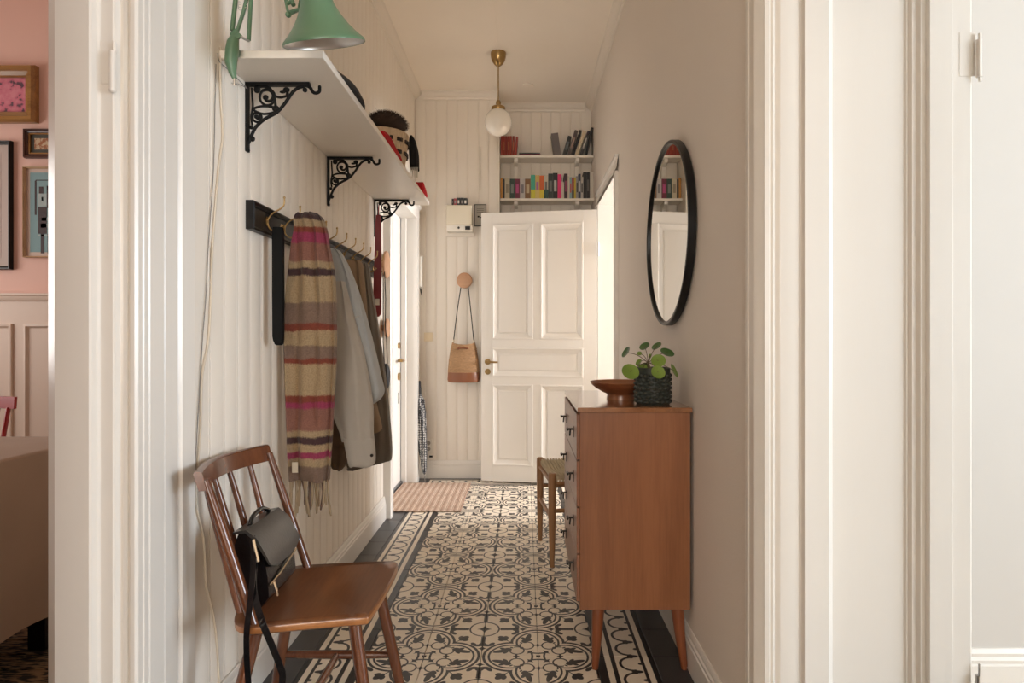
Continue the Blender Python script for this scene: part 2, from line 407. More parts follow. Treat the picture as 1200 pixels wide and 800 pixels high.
struct(MB().box(-1.036, -.85, .40, 1.372, 2.12, 2.14).box(-1.036, -.85, .38, .40, 0, 2.14).box(-.872, -.85, .40, 1.604, 2.14, 2.24), 'trim_7', m_trim)
# near right doorway: deep panelled reveal
jr = [(.565, 1.545), (.556, 1.54), (.551, 1.532), (.554, 1.524), (.549, 1.52), (.546, 1.505), (.550, 1.50), (.550, 1.462), (.546, 1.458), (.542, 1.45), (.546, 1.44), (.552, 1.432), (.556, 1.422),
      (.566, 1.420), (.570, 1.425), (.576, 1.421), (.582, 1.427), (.590, 1.421), (.593, 1.420), (.636, 1.422), (.641, 1.430), (.645, 1.430), (.646, 1.415), (.701, 1.415), (.704, 1.421), (.718, 1.436), (.722, 1.440),
      (.80, 1.440), (.889, 1.440), (.893, 1.436), (.897, 1.438), (.903, 1.431), (.912, 1.431), (.918, 1.424), (.930, 1.424), (.934, 1.415), (.986, 1.415), (.989, 1.419), (1.030, 1.419), (1.036, 1.424), (1.045, 1.45), (1.045, 1.56), (1.035, 1.56), (1.035, 1.446), (.565, 1.446)]
tr = struct(MB().extr(jr, 0, 2.12), 'trim_8', m_trim, smooth=25)
hg = MB().tube([(1.044, 1.412, 1.715), (1.044, 1.412, 1.80)], .0066, 10).tube([(1.046, 1.412, 1.705), (1.046, 1.412, 1.815)], .0036, 8).box(1.004, 1.040, 1.4182, 1.4195, 1.72, 1.82)
hg.build('hinge', m_trim, tr, smooth=40)
hg = MB().tube([(1.040, 1.410, .27), (1.040, 1.410, .345)], .0060, 10).tube([(1.044, 1.410, .34), (1.044, 1.410, .37)], .003, 8)
hg.build('hinge', m_steel, tr, smooth=40)
struct(MB().box(.556, 1.035, .40, 1.41, 2.12, 2.14).box(.556, 1.035, .385, .40, 0, 2.14).box(.55, .565, .38, 1.54, 2.14, 2.24), 'trim_9', m_trim)
# far right doorway
c9 = MB()
def cas(p): return [(XR, p), (XR-.022, p), (XR-.022, p+.012), (XR-.012, p+.02), (XR-.012, p+.07), (XR-.018, p+.078), (XR-.018, p+.092), (XR-.006, p+.10), (XR, p+.10)]
c9.extr(cas(3.67), 0, 2.11).extr([(a, 8.38-b) for a, b in cas(3.67)], 0, 2.11)
c9.extr([(a, b-3.67+2.11) for a, b in [(XR, 3.77), (XR-.018, 3.77-.092+.0), (XR-.018, 3.678), (XR-.012, 3.69), (XR-.012, 3.74), (XR-.022, 3.75), (XR-.022, 3.77)]], 3.67, 4.71, 'y')
c9.box(.553, 1.04, 4.60, 4.61, 0, 2.10).box(.553, 1.04, 3.77, 3.78, 0, 2.10).box(.553, 1.04, 3.78, 4.60, 2.10, 2.11)
struct(c9, 'trim_10', m_door)

# ------------------------------------------------------------------ entrance door on the left
cd = MB()
cd.extr([(-.872, 3.778), (-.82, 3.778), (-.815, 3.785), (-.815, 3.84), (-.822, 3.852), (-.94, 3.86), (-.94, 3.85), (-.872, 3.85)], 0, 2.04)
cd.extr([(-.95, 4.70), (-.95, 4.69), (-.937, 4.69), (-.935, 4.684), (-.90, 4.684), (-.895, 4.69), (-.85, 4.685), (-.83, 4.685), (-.815, 4.692), (-.815, 4.79), (-.835, 4.80), (-.872, 4.80), (-.872, 4.70)], 0, 2.04)
cd.box(-.94, -.815, 3.86, 4.69, 2.02, 2.04).extr([(-.872, 2.04), (-.815, 2.04), (-.815, 2.10), (-.80, 2.115), (-.80, 2.13), (-.872, 2.13)], 3.765, 4.81, 'y')
struct(cd, 'trim_11', m_door, smooth=30)
d2 = struct(MB().box(-.98, -.94, 3.862, 4.6885, .022, 2.0185), 'door_2', m_door, bevel=.003)
MB().box(-.942, -.9375, 3.99, 4.56, .25, .9).box(-.942, -.9375, 3.99, 4.56, 1.05, 1.9).build('panel', m_door, d2, bevel=.002)
MB().box(-1.0, -.925, 3.86, 4.69, 0, .022).build('threshold', mat('worn steel', (.2, .2, .21), .4, .8), d2)
MB().tube([(-.938, 4.2, 1.51), (-.93, 4.2, 1.51)], .011, 12).build('peephole', m_steel, d2)
for zz, r_ in ((1.05, .022), (.82, .028)):
    MB().tube([(-.94, 4.60, zz), (-.926, 4.60, zz)], r_, 14).build('lock', m_brass, d2, smooth=40)
MB().tube([(-.94, 4.60, .94), (-.90, 4.60, .94)], .013, 10).tube([(-.90, 4.61, .94), (-.895, 4.50, .94)], .009, 10).build('door_handle', m_brass, d2, smooth=40)
MB().box(-.94, -.934, 4.585, 4.615, .62, .70).build('latch_plate', m_steel, d2)

# ------------------------------------------------------------------ open five-panel door in front of the far wall
door = bpy.data.objects.new('door_1', None); C.objects.link(door); door['kind'] = 'structure'
DW, DT = .882, .036
door.location = (.548, 4.625, 0)
door.rotation_euler = (0, 0, 0)
ang = math.atan2(4.765-4.625, -.3235-.548)          # direction hinge -> latch
dx, dy = cos(ang), sin(ang)
nx, ny = -dy*-1, dx*-1                              # towards the camera
if ny > 0: nx, ny = -nx, -ny
def dl(u, t, z): return Vector((.548+dx*u+nx*t, 4.625+dy*u+ny*t, z))
def dbox(b, u0, u1, t0, t1, z0, z1):
    vs = [dl(u, t, z) for u in (u0, u1) for t in (t0, t1) for z in (z0, z1)]
    return b.add(vs, [(0,1,3,2), (4,6,7,5), (0,4,5,1), (2,3,7,6), (0,2,6,4), (1,5,7,3)])
us = (.0, .10, .425, .480, .797, DW)                # from the hinge side
zs = (.012, .132, .754, .81, 1.034, 1.097, 1.978, 2.067)
def dpart(name, *boxes):
    b = MB()
    for q in boxes: dbox(b, *q)
    return b.build(name, m_door, door, bevel=.0015)
dpart('stile', (us[0], us[1], 0, DT, zs[0], zs[7])); dpart('stile', (us[4], us[5], 0, DT, zs[0], zs[7]))
for a, b_ in ((0, 1), (2, 3), (4, 5), (6, 7)): dpart('rail', (us[1], us[4], 0, DT, zs[a], zs[b_]))
dpart('mullion', (us[2], us[3], 0, DT, zs[1], zs[2])); dpart('mullion', (us[2], us[3], 0, DT, zs[5], zs[6]))
def dpanel(u0, u1, z0, z1):
    b = MB()
    def ringp(i, t): return [dl(u0+i, t, z0+i), dl(u1-i, t, z0+i), dl(u1-i, t, z1-i), dl(u0+i, t, z1-i)]
    st = [(0, .004), (0, DT), (.003, DT+.005), (.012, DT+.005), (.017, DT-.002), (.042, DT-.017), (.050, DT-.018), (.055, DT-.012), (.060, DT-.012)]
    b.loft([ringp(i, t) for i, t in st])
    return b.build('panel', m_door, door, smooth=20)
dpanel(us[1], us[2], zs[1], zs[2]); dpanel(us[3], us[4], zs[1], zs[2]); dpanel(us[1], us[4], zs[3], zs[4])
dpanel(us[1], us[2], zs[5], zs[6]); dpanel(us[3], us[4], zs[5], zs[6])
def onl(u, t, z): return tuple(dl(u, t, z))
MB().tube([onl(DW-.052, DT, .926), onl(DW-.052, DT+.012, .926)], .023, 14).tube([onl(DW-.052, DT, .926), onl(DW-.052, DT+.045, .926)], .009, 8).tube([onl(DW-.045, DT+.045, .926), onl(DW-.14, DT+.045, .924)], [.009, .006], 8).build('door_handle', m_brass, door, smooth=40)
MB().tube([onl(DW-.052, DT, .85), onl(DW-.052, DT+.008, .85)], .023, 14).build('keyhole_plate', m_brass, door, smooth=40)
for z_ in (.3, 1.77): MB().tube([(.552, 4.577, z_-.05), (.552, 4.577, z_+.05)], .008, 10).build('hinge', m_door, door, smooth=40)

# ================================================================== THINGS
m_teak = wood('teak veneer', (.22, .085, .034), (.31, .125, .052), 'z', .38, 10)
m_teaky = wood('teak front', (.20, .085, .045), (.30, .13, .07), 'y', .30, 10)
m_teaktop = wood('teak top', (.22, .085, .03), (.32, .14, .055), 'y', .24, 9, coat=.8)
m_leg = wood('red brown leg', (.19, .050, .018), (.27, .085, .03), 'z', .28, 12, coat=.3)
m_chair = wood('brown lacquered chair wood', (.095, .030, .013), (.155, .052, .021), 'z', .26, 16, coat=.4)
m_seat = wood('chair seat', (.13, .045, .016), (.20, .075, .026), 'y', .28, 9, coat=.3)
m_sedge = wood('chair seat edge', (.30, .115, .035), (.40, .17, .055), 'y', .3, 9, coat=.3)
m_oak = wood('oiled oak', (.26, .13, .055), (.36, .19, .085), 'z', .45, 14)
m_knob = wood('light wood knob', (.50, .27, .15), (.60, .35, .21), 'x', .5, 8)

# ------------------------------------------------------------------ chair by the left wall
ch = thing('spindle_chair', 'brown lacquered wooden spindle-back chair standing against the left beadboard wall', 'chair', (-.54, 1.66, 0))
o2 = [(-.43, 1.487), (-.385, 1.495), (-.377, 1.51), (-.371, 1.60), (-.370, 1.70), (-.372, 1.80), (-.378, 1.845), (-.392, 1.862), (-.44, 1.865), (-.56, 1.848), (-.635, 1.838), (-.68, 1.825), (-.712, 1.78),
      (-.724, 1.72), (-.728, 1.66), (-.724, 1.59), (-.712, 1.52), (-.685, 1.462), (-.64, 1.443), (-.55, 1.462)]
outline = [tuple(p)[:2] for p in curve([(a, b, 0) for a, b in o2+[o2[0]]], 3)][:-1]
cx_, cy_ = -.54, 1.66
def off(k): return [(cx_+(a-cx_)*k, cy_+(b-cy_)*k) for a, b in outline]
def zz_(a): return .440-.010*max(0, 1-((a+.53)/.16)**2)
seat = MB()
rings = [[(a, b, .417) for a, b in off(.97)], [(a, b, .421) for a, b in off(.995)], [(a, b, .436) for a, b in off(1.0)], [(a, b, .440) for a, b in off(.98)]]
for k_ in (.85, .6, .35, .12): rings.append([(a, b, .440-.009*(1-k_)) for a, b in off(k_)])
seat.loft(rings)
no = len(outline)
seat.m = [1 if q//no in (1,) else 0 for q in range(len(seat.m)-2)]+[0, 0]
seat.build('seat', [m_seat, m_sedge], ch, smooth=50)
def spin(p0, p1, r0, rm, r1, n=10):
    p0, p1 = Vector(p0), Vector(p1); ts = (0, .12, .35, .6, .85, 1); rr = (r0, r0*.6+rm*.4, rm, rm, rm*.5+r1*.5, r1)
    return MB().tube([p0.lerp(p1, t) for t in ts], list(rr), n)
legs = [((-.425, 1.775, .421), (-.352, 1.835, 0)), ((-.438, 1.575, .421), (-.356, 1.50, 0)), ((-.655, 1.525, .421), (-.748, 1.465, 0)), ((-.662, 1.765, .421), (-.75, 1.83, 0))]
for a, b in legs: spin(a, b, .0165, .0165, .0105, 12).build('leg', m_chair, ch, smooth=50)
def on(i, z): a, b = Vector(legs[i][0]), Vector(legs[i][1]); return a.lerp(b, (a.z-z)/(a.z-b.z))
for i, j in ((0, 3), (1, 2)): spin(on(i, .185), on(j, .19), .009, .0125, .009).build('stretcher', m_chair, ch, smooth=50)
spin((on(0, .185)+on(3, .19))/2, (on(1, .185)+on(2, .19))/2, .009, .012, .009).build('stretcher', m_chair, ch, smooth=50)
# back: crest, two posts, four spindles
def crest(t): return Vector((-.770-.048*sin(pi*t), 1.462+.395*t, .775-.004*t))
pr = []
cb = MB(); cr = []
for i in range(17):
    t = i/16; p = crest(t); tz = crest(min(1, t+.01))-crest(max(0, t-.01)); nrm = Vector((tz.y, -tz.x, 0)).normalized()
    h = .024; up = Vector((-.30, 0, 1)).normalized()
    cr.append([p+nrm*.008-up*h, p+nrm*.0095+up*(h-.004), p+nrm*.005+up*h, p-nrm*.006+up*h, p-nrm*.0095+up*(h-.005), p-nrm*.009-up*h])
cb.loft(cr).build('crest_rail', m_chair, ch, smooth=40)
for t, b in ((.035, (-.640, 1.462, .430)), (.965, (-.638, 1.822, .430))):
    spin(b, crest(t)+Vector((.012, 0, 0)), .0125, .0125, .0095, 12).build('back_post', m_chair, ch, smooth=50)
for t, b in ((.14, (-.700, 1.520, .430)), (.36, (-.712, 1.605, .430)), (.58, (-.714, 1.69, .430)), (.80, (-.704, 1.765, .430))):
    spin(b, crest(t), .0085, .0095, .0065, 10).build('spindle', m_chair, ch, smooth=50)

# ------------------------------------------------------------------ black handbag on the chair
m_lea = mat('black leather', (.005, .005, .006), .22, spec=.35, bump=.3, bscale=160, coat=.3)
m_leag = mat('black leather painted sheen', (.030, .027, .024), .30, bump=.2, bscale=160, coat=.25)  # flap of the black bag: its sheen is painted in as lighter grey
m_nick = mat('pale gold metal', (.70, .60, .46), .25, 1)
hb = thing('handbag', 'small black leather handbag with flap and zip leaning on the chair back', 'handbag', (-.69, 1.62, .44))
def xz_loft(prof_fn, ys, name, m, par, sm=40):
    b = MB().loft([[(x_, y_, z_) for x_, z_ in prof_fn((y_-ys[0])/(ys[-1]-ys[0]))] for y_ in ys]); return b.build(name, m, par, smooth=sm)
def body_p(t):
    e = 1-.12*abs(2*t-1)**3
    return [(-.690, .442), (-.662+.006*e, .442), (-.640*1+.004, .47), (-.640, .52), (-.648, .57), (-.665, .612*1), (-.690, .628), (-.712, .628), (-.722, .60), (-.718, .53), (-.706, .46)]
xz_loft(body_p, [1.535, 1.545, 1.60, 1.66, 1.705, 1.715], 'body', m_lea, hb)
def flap_p(t):
    d = .556-.022*min(1, 5*t, 5*(1-t))
    return [(-.722, .634), (-.690, .640), (-.662, .618), (-.638, .575), (-.629, d), (-.633, d-.002), (-.644, .574), (-.668, .612), (-.692, .632), (-.722, .628)]
xz_loft(flap_p, [1.525, 1.54, 1.58, 1.62, 1.66, 1.70, 1.722, 1.73], 'flap', m_leag, hb)
MB().tube([(-.636, 1.54, .497), (-.634, 1.60, .505), (-.634, 1.71, .53)], .0028, 6).build('zip', m_nick, hb)
MB().tube([(-.630, 1.55, .502), (-.622, 1.548, .480), (-.620, 1.548, .468)], .0035, 6).build('zip_pull', m_nick, hb)
MB().box(-.672, -.664, 1.525, 1.531, .565, .60).build('buckle', m_nick, hb)
MB().tube(curve([(-.70, 1.57, .636), (-.705, 1.60, .652), (-.708, 1.66, .656), (-.706, 1.70, .640)]), .006, 8).build('top_handle', m_lea, hb, smooth=50)
def ribbon(b, pts, w, th, wd=None):
    pts = [Vector(p) for p in pts]; rr = []
    for i, p in enumerate(pts):
        t = (pts[min(i+1, len(pts)-1)]-pts[max(0, i-1)]).normalized(); a = Vector(wd).normalized() if wd else Vector((0, 1, 0)); a = (a-t*a.dot(t)).normalized(); n_ = t.cross(a)
        rr.append([p+a*w/2+n_*th/2, p-a*w/2+n_*th/2, p-a*w/2-n_*th/2, p+a*w/2-n_*th/2])
    return b.loft(rr)
def px(pts): return [at(a, b, c) for a, b, c in pts]
ribbon(MB(), curve(px([(296, 628, 1.53), (297, 660, 1.50), (294, 700, 1.45), (289.5, 735, 1.425), (289, 765, 1.42), (291, 800, 1.42), (293, 850, 1.42)])), .013, .003, (1, 0, 0)).build('strap', m_lea, hb)
ribbon(MB(), curve(px([(298, 660, 1.505), (297, 690, 1.47), (306, 725, 1.42), (319, 757, 1.405), (328, 780, 1.40), (331, 800, 1.40), (320, 860, 1.41), (293, 850, 1.42)])), .015, .003, (1, 0, 0)).build('strap', m_lea, hb)
MB().tube(px([(297, 632, 1.52), (300, 645, 1.515), (303, 658, 1.51)]), .004, 6).build('strap_clip', m_nick, hb)

# ------------------------------------------------------------------ chest of drawers
dr = thing('chest_of_drawers', 'teak chest of four drawers on splayed legs against the right wall', 'dresser', (.37, 2.36, 0))
DX0, DX1, DY0, DY1, DZ0, DZ1 = .186, .553, 2.045, 2.675, .211, .868
MB().box(DX0, DX1, DY0, DY0+.018, DZ0, DZ1).build('side_panel', m_teak, dr, bevel=.0015)
MB().box(DX0, DX1, DY1-.018, DY1, DZ0, DZ1).build('side_panel', m_teak, dr, bevel=.0015)
MB().box(DX1-.008, DX1-.001, DY0+.018, DY1-.018, DZ0, DZ1).build('back_panel', m_teak, dr)
MB().box(DX0+.004, DX1-.008, DY0+.018, DY1-.018, DZ0, DZ0+.016).build('bottom_panel', m_teak, dr)
MB().box(.178, .558, 2.037, 2.69, DZ1, .884).build('top', m_teaktop, dr, bevel=.002)
zr = (.232, .392, .549, .706, .862)
m_hand = mat('dark bronze handle', (.03, .024, .02), .35, .6)
for i in range(4):
    d = MB().box(DX0-.010, DX0+.012, DY0+.012, DY1-.012, zr[i]+.002, zr[i+1]-.003).box(DX0+.012, DX1-.03, DY0+.03, DY1-.03, zr[i]+.01, zr[i+1]-.03).build('drawer', m_teaky, dr, bevel=.0015)
    zc = (zr[i]+zr[i+1])/2+.0
    for yy in (2.18, 2.53):
        h = MB(); xf = DX0-.010
        h.tube([(xf, yy, zc+.008), (xf-.022, yy, zc+.008)], .0035, 8).tube([(xf-.022, yy-.014, zc+.008), (xf-.022, yy+.014, zc+.008)], .0045, 8)
        h.box(xf-.003, xf, yy-.007, yy+.007, zc-.020, zc+.018).tube([(xf-.012, yy, zc+.008), (xf-.014, yy, zc-.016)], .003, 6)
        h.build('handle', m_hand, d)
for lx, ly, sx, sy in ((.252, 2.085, -.012, -.010), (.518, 2.085, .022, -.010), (.252, 2.64, -.014, .085), (.518, 2.64, .022, .070)):
    MB().tube([(lx, ly, DZ0), (lx+sx*.5, ly+sy*.5, .10), (lx+sx, ly+sy, .008)], [.022, .017, .0115], 14).tube([(lx+sx, ly+sy, .008), (lx+sx, ly+sy, 0)], .010, 10).build('leg', m_leg, dr, smooth=50)

# ------------------------------------------------------------------ bowl
m_bowl = wood('bowl wood', (.20, .06, .025), (.33, .13, .05), 'x', .3, 8, coat=.3)
bo = MB().lathe([(.001, 0), (.053, 0), (.053, .004), (.050, .013), (.052, .019), (.068, .026), (.092, .040), (.108, .053), (.115, .064), (.113, .066), (.105, .056), (.085, .042), (.05, .028), (.001, .024)], (0, 0, 0), 40).build('bowl', m_bowl, None, smooth=40)
bo.location = (.366, 2.332, .884)
tag(bo, 'flared wooden bowl on a short foot on top of the chest of drawers', 'bowl')

# ------------------------------------------------------------------ bumpy pot with plant
m_pot = mat('dark green ceramic', (.022, .028, .022), .42, bump=.15, bscale=80)
m_soil = mat('soil', (.03, .02, .015), .95, bump=1, bscale=120)
pt = thing('plant_pot', 'dark green bumpy ceramic pot on the chest of drawers', 'plant pot', (.45, 2.15, .884))
pb = MB().lathe([(.001, 0), (.056, 0), (.059, .004), (.060, .012), (.060, .118), (.0595, .126), (.056, .128), (.0535, .125), (.053, .10), (.001, .10)], (.45, 2.15, .884), 40)
pb.build('pot_wall', m_pot, pt, smooth=40)
kb = MB()
for i in range(7):
    for k_ in range(17):
        a = 2*pi*(k_+.5*(i % 2))/17; z_ = .884+.012+i*.0150
        c = Vector((.45+.060*cos(a), 2.15+.060*sin(a), z_)); u_ = Vector((cos(a), sin(a), 0)); v_ = Vector((-sin(a), cos(a), 0))
        rr = []
        for q, (rad, h_) in enumerate(((.0112, -.002), (.0085, .0025), (.0045, .0060), (.001, .0068))):
            rr.append([c+u_*h_+v_*rad*cos(2*pi*j/8)+Vector((0, 0, 1))*rad*.68*sin(2*pi*j/8) for j in range(8)])
        kb.loft(rr)
kb.build('knobs', m_pot, pt, smooth=60, kind='stuff')
MB().lathe([(.001, .1005), (.052, .1005), (.052, .112), (.03, .116), (.001, .117)], (.45, 2.15, .884), 20).build('soil', m_soil, pt)
m_leaf = mat('pilea leaf', (.17, .27, .04), .35, var=.25, vscale=14, coat=.2)
m_leafd = mat('dark pilea leaf', (.055, .13, .035), .35, var=.25, vscale=14, coat=.2)
m_stem = mat('plant stem', (.11, .075, .04), .6)
pl = thing('pilea_plant', 'round-leaved green plant growing in the dark bumpy pot', 'plant', (.45, 2.15, .995))
MB().tube([(.444, 2.15, 1.0025), (.436, 2.15, 1.015), (.434, 2.15, 1.032)], [.006, .005, .003], 8).build('stem', m_stem, pl, smooth=50)
lf = [(738.8, 435.4, 2.08, 10.4, 8.5, 10, 0), (733.6, 412.5, 2.16, 7, 1.7, -58, 1), (755.3, 405.6, 2.20, 6.4, 3.0, -35, 1), (749.4, 414.2, 2.13, 2.7, 2.2, -20, 0), (748.6, 424.5, 2.15, 4.6, 1.7, -55, 0),
      (769.6, 405.4, 2.20, 6.4, 2.3, -38, 1), (781.9, 412.9, 2.17, 8.4, 4.4, 15, 1), (771.6, 422.6, 2.12, 8.6, 7.0, -15, 0), (753.7, 430.8, 2.17, 5.8, 3.6, 0, 0), (771.2, 436, 2.08, 8.4, 7.3, 10, 0), (790.0, 434.3, 2.14, 8.6, 3.6, 62, 0),
      (762, 417, 2.17, 2.6, 1.0, -70, 0), (757, 428, 2.19, 4, 2.2, 30, 1)]
top = Vector((.435, 2.15, 1.028))
for lx, ly, yy, ra, rb, an, dk in lf:
    c = at(lx, ly, yy); k_ = yy/F; a = R(-an); rad = ra*k_
    u_ = Vector((cos(a), 0, sin(a))); v0 = Vector((-sin(a), 0, cos(a))); s_ = min(1, rb/ra); v_ = v0*s_+Vector((0, 1, 0))*math.sqrt(1-s_*s_)
    n_ = u_.cross(v_).normalized(); rr = []
    for q, h_ in ((.02, -.002), (.5, -.001), (.9, .0012), (1, .002), (1, .0008), (.9, 0), (.5, -.0024), (.02, -.0035)):
        rr.append([c+(u_*cos(2*pi*j/20)+v_*sin(2*pi*j/20))*rad*q+n_*h_ for j in range(20)])
    lo = MB().loft(rr).build('leaf', m_leafd if dk else m_leaf, pl, smooth=60)
    mid = (c+top)/2+Vector((0, 0, .008))
    MB().tube(curve([top, mid, c], 4), .0011, 6).build('petiole', m_stem, lo)

# ------------------------------------------------------------------ stool with woven seat
m_cord = mat('paper cord', (.50, .41, .27), .8, var=.15, vscale=60, bump=.6, bscale=90, stretch=(1, 8, 1))
st = thing('stool', 'oak stool with woven paper cord seat beyond the chest of drawers', 'stool', (.30, 3.2, 0))
cs = [(.137, 2.99), (.089, 3.38), (.468, 3.43), (.515, 3.04)]
for a, b in cs: MB().tube([(a, b, 0), (a, b, .20), (a, b, .43), (a, b, .452), (a, b, .456)], [.0115, .018, .020, .019, .014], 14).build('leg', m_oak, st, smooth=50)
def L2(i, j, z): return [(cs[i][0], cs[i][1], z), (cs[j][0], cs[j][1], z)]
for i, j, z in ((0, 1, .405), (1, 2, .405), (2, 3, .405), (3, 0, .405), (0, 1, .23), (2, 3, .23), (0, 3, .272), (1, 2, .30)):
    MB().tube(L2(i, j, z), .0105, 10).build('stretcher', m_oak, st, smooth=50)
sb = MB(); N = 12; g_ = []
def bil(u_, v_):
    p = [Vector((a, b, 0)) for a, b in cs]; return (p[0]*(1-u_)+p[3]*u_)*(1-v_)+(p[1]*(1-u_)+p[2]*u_)*v_
for side in (0, 1):
    for i in range(N+1):
        g_.append([])
        for j in range(N+1):
            p = bil(i/N, j/N); e = max(abs(2*i/N-1), abs(2*j/N-1)); z_ = (.447-.020*(1-(2*j/N-1)**2)) if side == 0 else (.418)
            if e > .95: z_ = .440 if side == 0 else .420
            g_[-1].append((p.x, p.y, z_))
vs = [p for r in g_ for p in r]; fs = []
for side in (0, 1):
    o_ = side*(N+1)**2
    for i in range(N):
        for j in range(N): q = o_+i*(N+1)+j; fs.append((q, q+1, q+N+2, q+N+1))
def brd():
    return [(i, 0) for i in range(N)]+[(N, j) for j in range(N)]+[(N-i, N) for i in range(N)]+[(0, N-j) for j in range(N)]
bd = [i*(N+1)+j for i, j in brd()]
for i in range(len(bd)): a, b = bd[i], bd[(i+1) % len(bd)]; fs.append((a, b, b+(N+1)**2, a+(N+1)**2))
sb.add(vs, fs).build('seat', m_cord, st, smooth=60)
for n_ in range(24):        # cords of the seat, wrapped over the side rails
    t = (n_+.5)/24; a, b = bil(t, .02), bil(t, .98); mid = (a+b)/2
    MB().tube([(a.x, a.y, .395), (a.x, a.y-.008, .42), (a.x, a.y, .446), (mid.x, mid.y, .4285), (b.x, b.y, .446), (b.x, b.y+.008, .42), (b.x, b.y, .395)], .0055, 6).build('cord', m_cord, st)

# ------------------------------------------------------------------ mirror
m_mir = mat('mirror glass', (.86, .86, .84), .0, 1, var=0)
mi = thing('round_mirror', 'large round mirror in thin black frame on the right wall above the chest', 'mirror', (.55, 2.34, 1.506))
QX = Matrix.Rotation(R(-90), 3, 'Y')     # local z -> -x
MB().lathe([(.001, 0), (.331, 0), (.331, .019), (.001, .019)], (.562, 2.34, 1.506), 64, QX).build('mirror_glass', m_mir, mi, smooth=30)
MB().lathe([(.330, .001), (.340, .001), (.345, .004), (.345, .026), (.342, .029), (.333, .029), (.330, .026), (.330, .001)], (.563, 2.34, 1.506), 72, QX).build('frame', m_black, mi, smooth=40)

# ------------------------------------------------------------------ hat shelf and its cast iron brackets
m_shelf = mat('white shelf paint', (.86, .82, .75), .35, var=.03)
sh = MB().box(XL+.001, -.566, 1.735, 3.685, 1.9045, 1.9265).build('hat_shelf', m_shelf, None, org=(-.71, 2.7, 1.915), bevel=.002)
tag(sh, 'long white painted hat shelf high on the left wall', 'shelf')
def bracket():
    s_ = .00033; ox, oz = 65, 105
    def P(x_, z_): return (XL+.004+(x_-ox)*s_, 0, 1.9040-(z_-oz)*s_)
    b = MB()
    b.box(XL+.0005, XL+.0075, -.009, .009, 1.9040-.213, 1.9040); b.box(XL, XL+.198, -.009, .009, 1.8950, 1.9040)
    def T(pts, w, k=5): b.tube(curve([P(*p) for p in pts], k), [w*s_*1.3]*((len(pts)-1)*k+1), 8)
    T([(70, 680), (95, 620), (115, 570), (150, 510), (230, 440), (340, 380), (420, 290), (490, 190), (545, 150), (600, 135)], 12)
    T([(600, 125), (650, 145), (675, 185), (705, 200), (738, 185), (742, 145)], 12)
    T([(252+72*cos(q*pi/6), 238+76*sin(q*pi/6)) for q in range(13)], 9, 2); T([(155+44*cos(q*pi/4), 425+46*sin(q*pi/4)) for q in range(9)], 8, 2)
    cx, cz = 252, 238
    T([(cx+(78-8.5*i)*cos(-2.2+i*.75), cz+(78-8.5*i)*sin(-2.2+i*.75)) for i in range(8)], 11, 3)
    T([(105, 150), (110, 240), (115, 330), (100, 420), (110, 500)], 8)
    T([(130, 150), (200, 140), (270, 150), (320, 220), (370, 240), (430, 228)], 9)
    T([(110, 350), (180, 325), (270, 325), (350, 345), (330, 375), (230, 395), (160, 380), (110, 350)], 9)
    cx, cz = 155, 425
    T([(cx+(48-6*i)*cos(-2.6+i*.75), cz+(48-6*i)*sin(-2.6+i*.75)) for i in range(7)], 8, 3)
    T([(140, 505), (120, 560)], 7, 2); T([(330, 330), (320, 240)], 10, 2)
    for x_, z_, rx, rz in ((430, 170, 34, 26), (395, 190, 30, 12), (440, 215, 16, 34), (235, 240, 28, 26), (155, 165, 34, 36), (112, 630, 26, 26), (330, 345, 36, 30), (150, 420, 24, 22), (605, 170, 24, 24), (590, 112, 30, 14), (742, 140, 15, 15), (75, 735, 14, 18), (120, 108, 26, 14), (100, 520, 18, 20)):
        p = P(x_, z_); b.ball(p, (rx*s_, .0055, rz*s_), 10, 6)
    return b
names = ['nearest', 'middle', 'farthest']
br0 = bracket().build('shelf_bracket', m_iron, None, smooth=50)
for i, yy in enumerate((1.905, 2.693, 3.535)):
    o = br0 if i == 0 else br0.copy()
    if i: C.objects.link(o)
    o.location = (0, yy, 0)
    tag(o, 'black scrolled cast iron bracket with hook, %s of the three under the white hat shelf' % names[i], 'bracket', 'cast iron shelf brackets')

# ------------------------------------------------------------------ hook rack
rk = thing('coat_rack', 'long black moulded coat rack board with brass double hooks on the left wall', 'coat rack', (XL, 2.7, 1.5))
RY0, RY1, RZ0, RZ1 = 1.90, 3.50, 1.452, 1.5415
m_rack = mat('satin black wood', (.006, .005, .005), .36, spec=.3, bump=.1, bscale=40)
MB().box(XL+.0005, XL+.014, RY0, RY1, RZ0, RZ1).build('backboard', m_rack, rk)
mo = MB()
def rim(i, xx): return [(xx, RY0+i, RZ0+i), (xx, RY1-i, RZ0+i), (xx, RY1-i, RZ1-i), (xx, RY0+i, RZ1-i)]
mo.loft([rim(i, XL+xx) for i, xx in ((0, .013), (0, .024), (.004, .027), (.009, .024), (.011, .020), (.014, .020), (.016, .0145), (.016, .013))], caps=False)
mo.build('moulding', m_rack, rk, smooth=30)
def hookmb():
    s_ = .00028; b = MB()
    def P(x_, z_): return (XL+.018+(x_-350)*s_, 0, 1.4975-(z_-390)*s_)
    b.ball((XL+.017, 0, 1.4975), (.004, .009, .016), 10, 8)
    b.tube(curve([P(352, 385), P(375, 335), P(420, 290), P(490, 250), P(533, 215), P(548, 170), P(548, 118)], 3), .0028, 8)
    b.ball(P(548, 112), .0045, 8, 6)
    b.tube(curve([P(352, 390), P(362, 450), P(395, 490), P(440, 500), P(490, 478), P(518, 442)], 3), .0028, 8); b.ball(P(518, 438), .0045, 8, 6)
    return b
hk = hookmb().build('hook', m_brass, rk, org=(0, 0, 0), smooth=50); hk.location = Vector(hk.location)+Vector((0, 2.02, 0))
pwk = parent_world(rk)
HY = [2.02+.1425*i for i in range(11)]
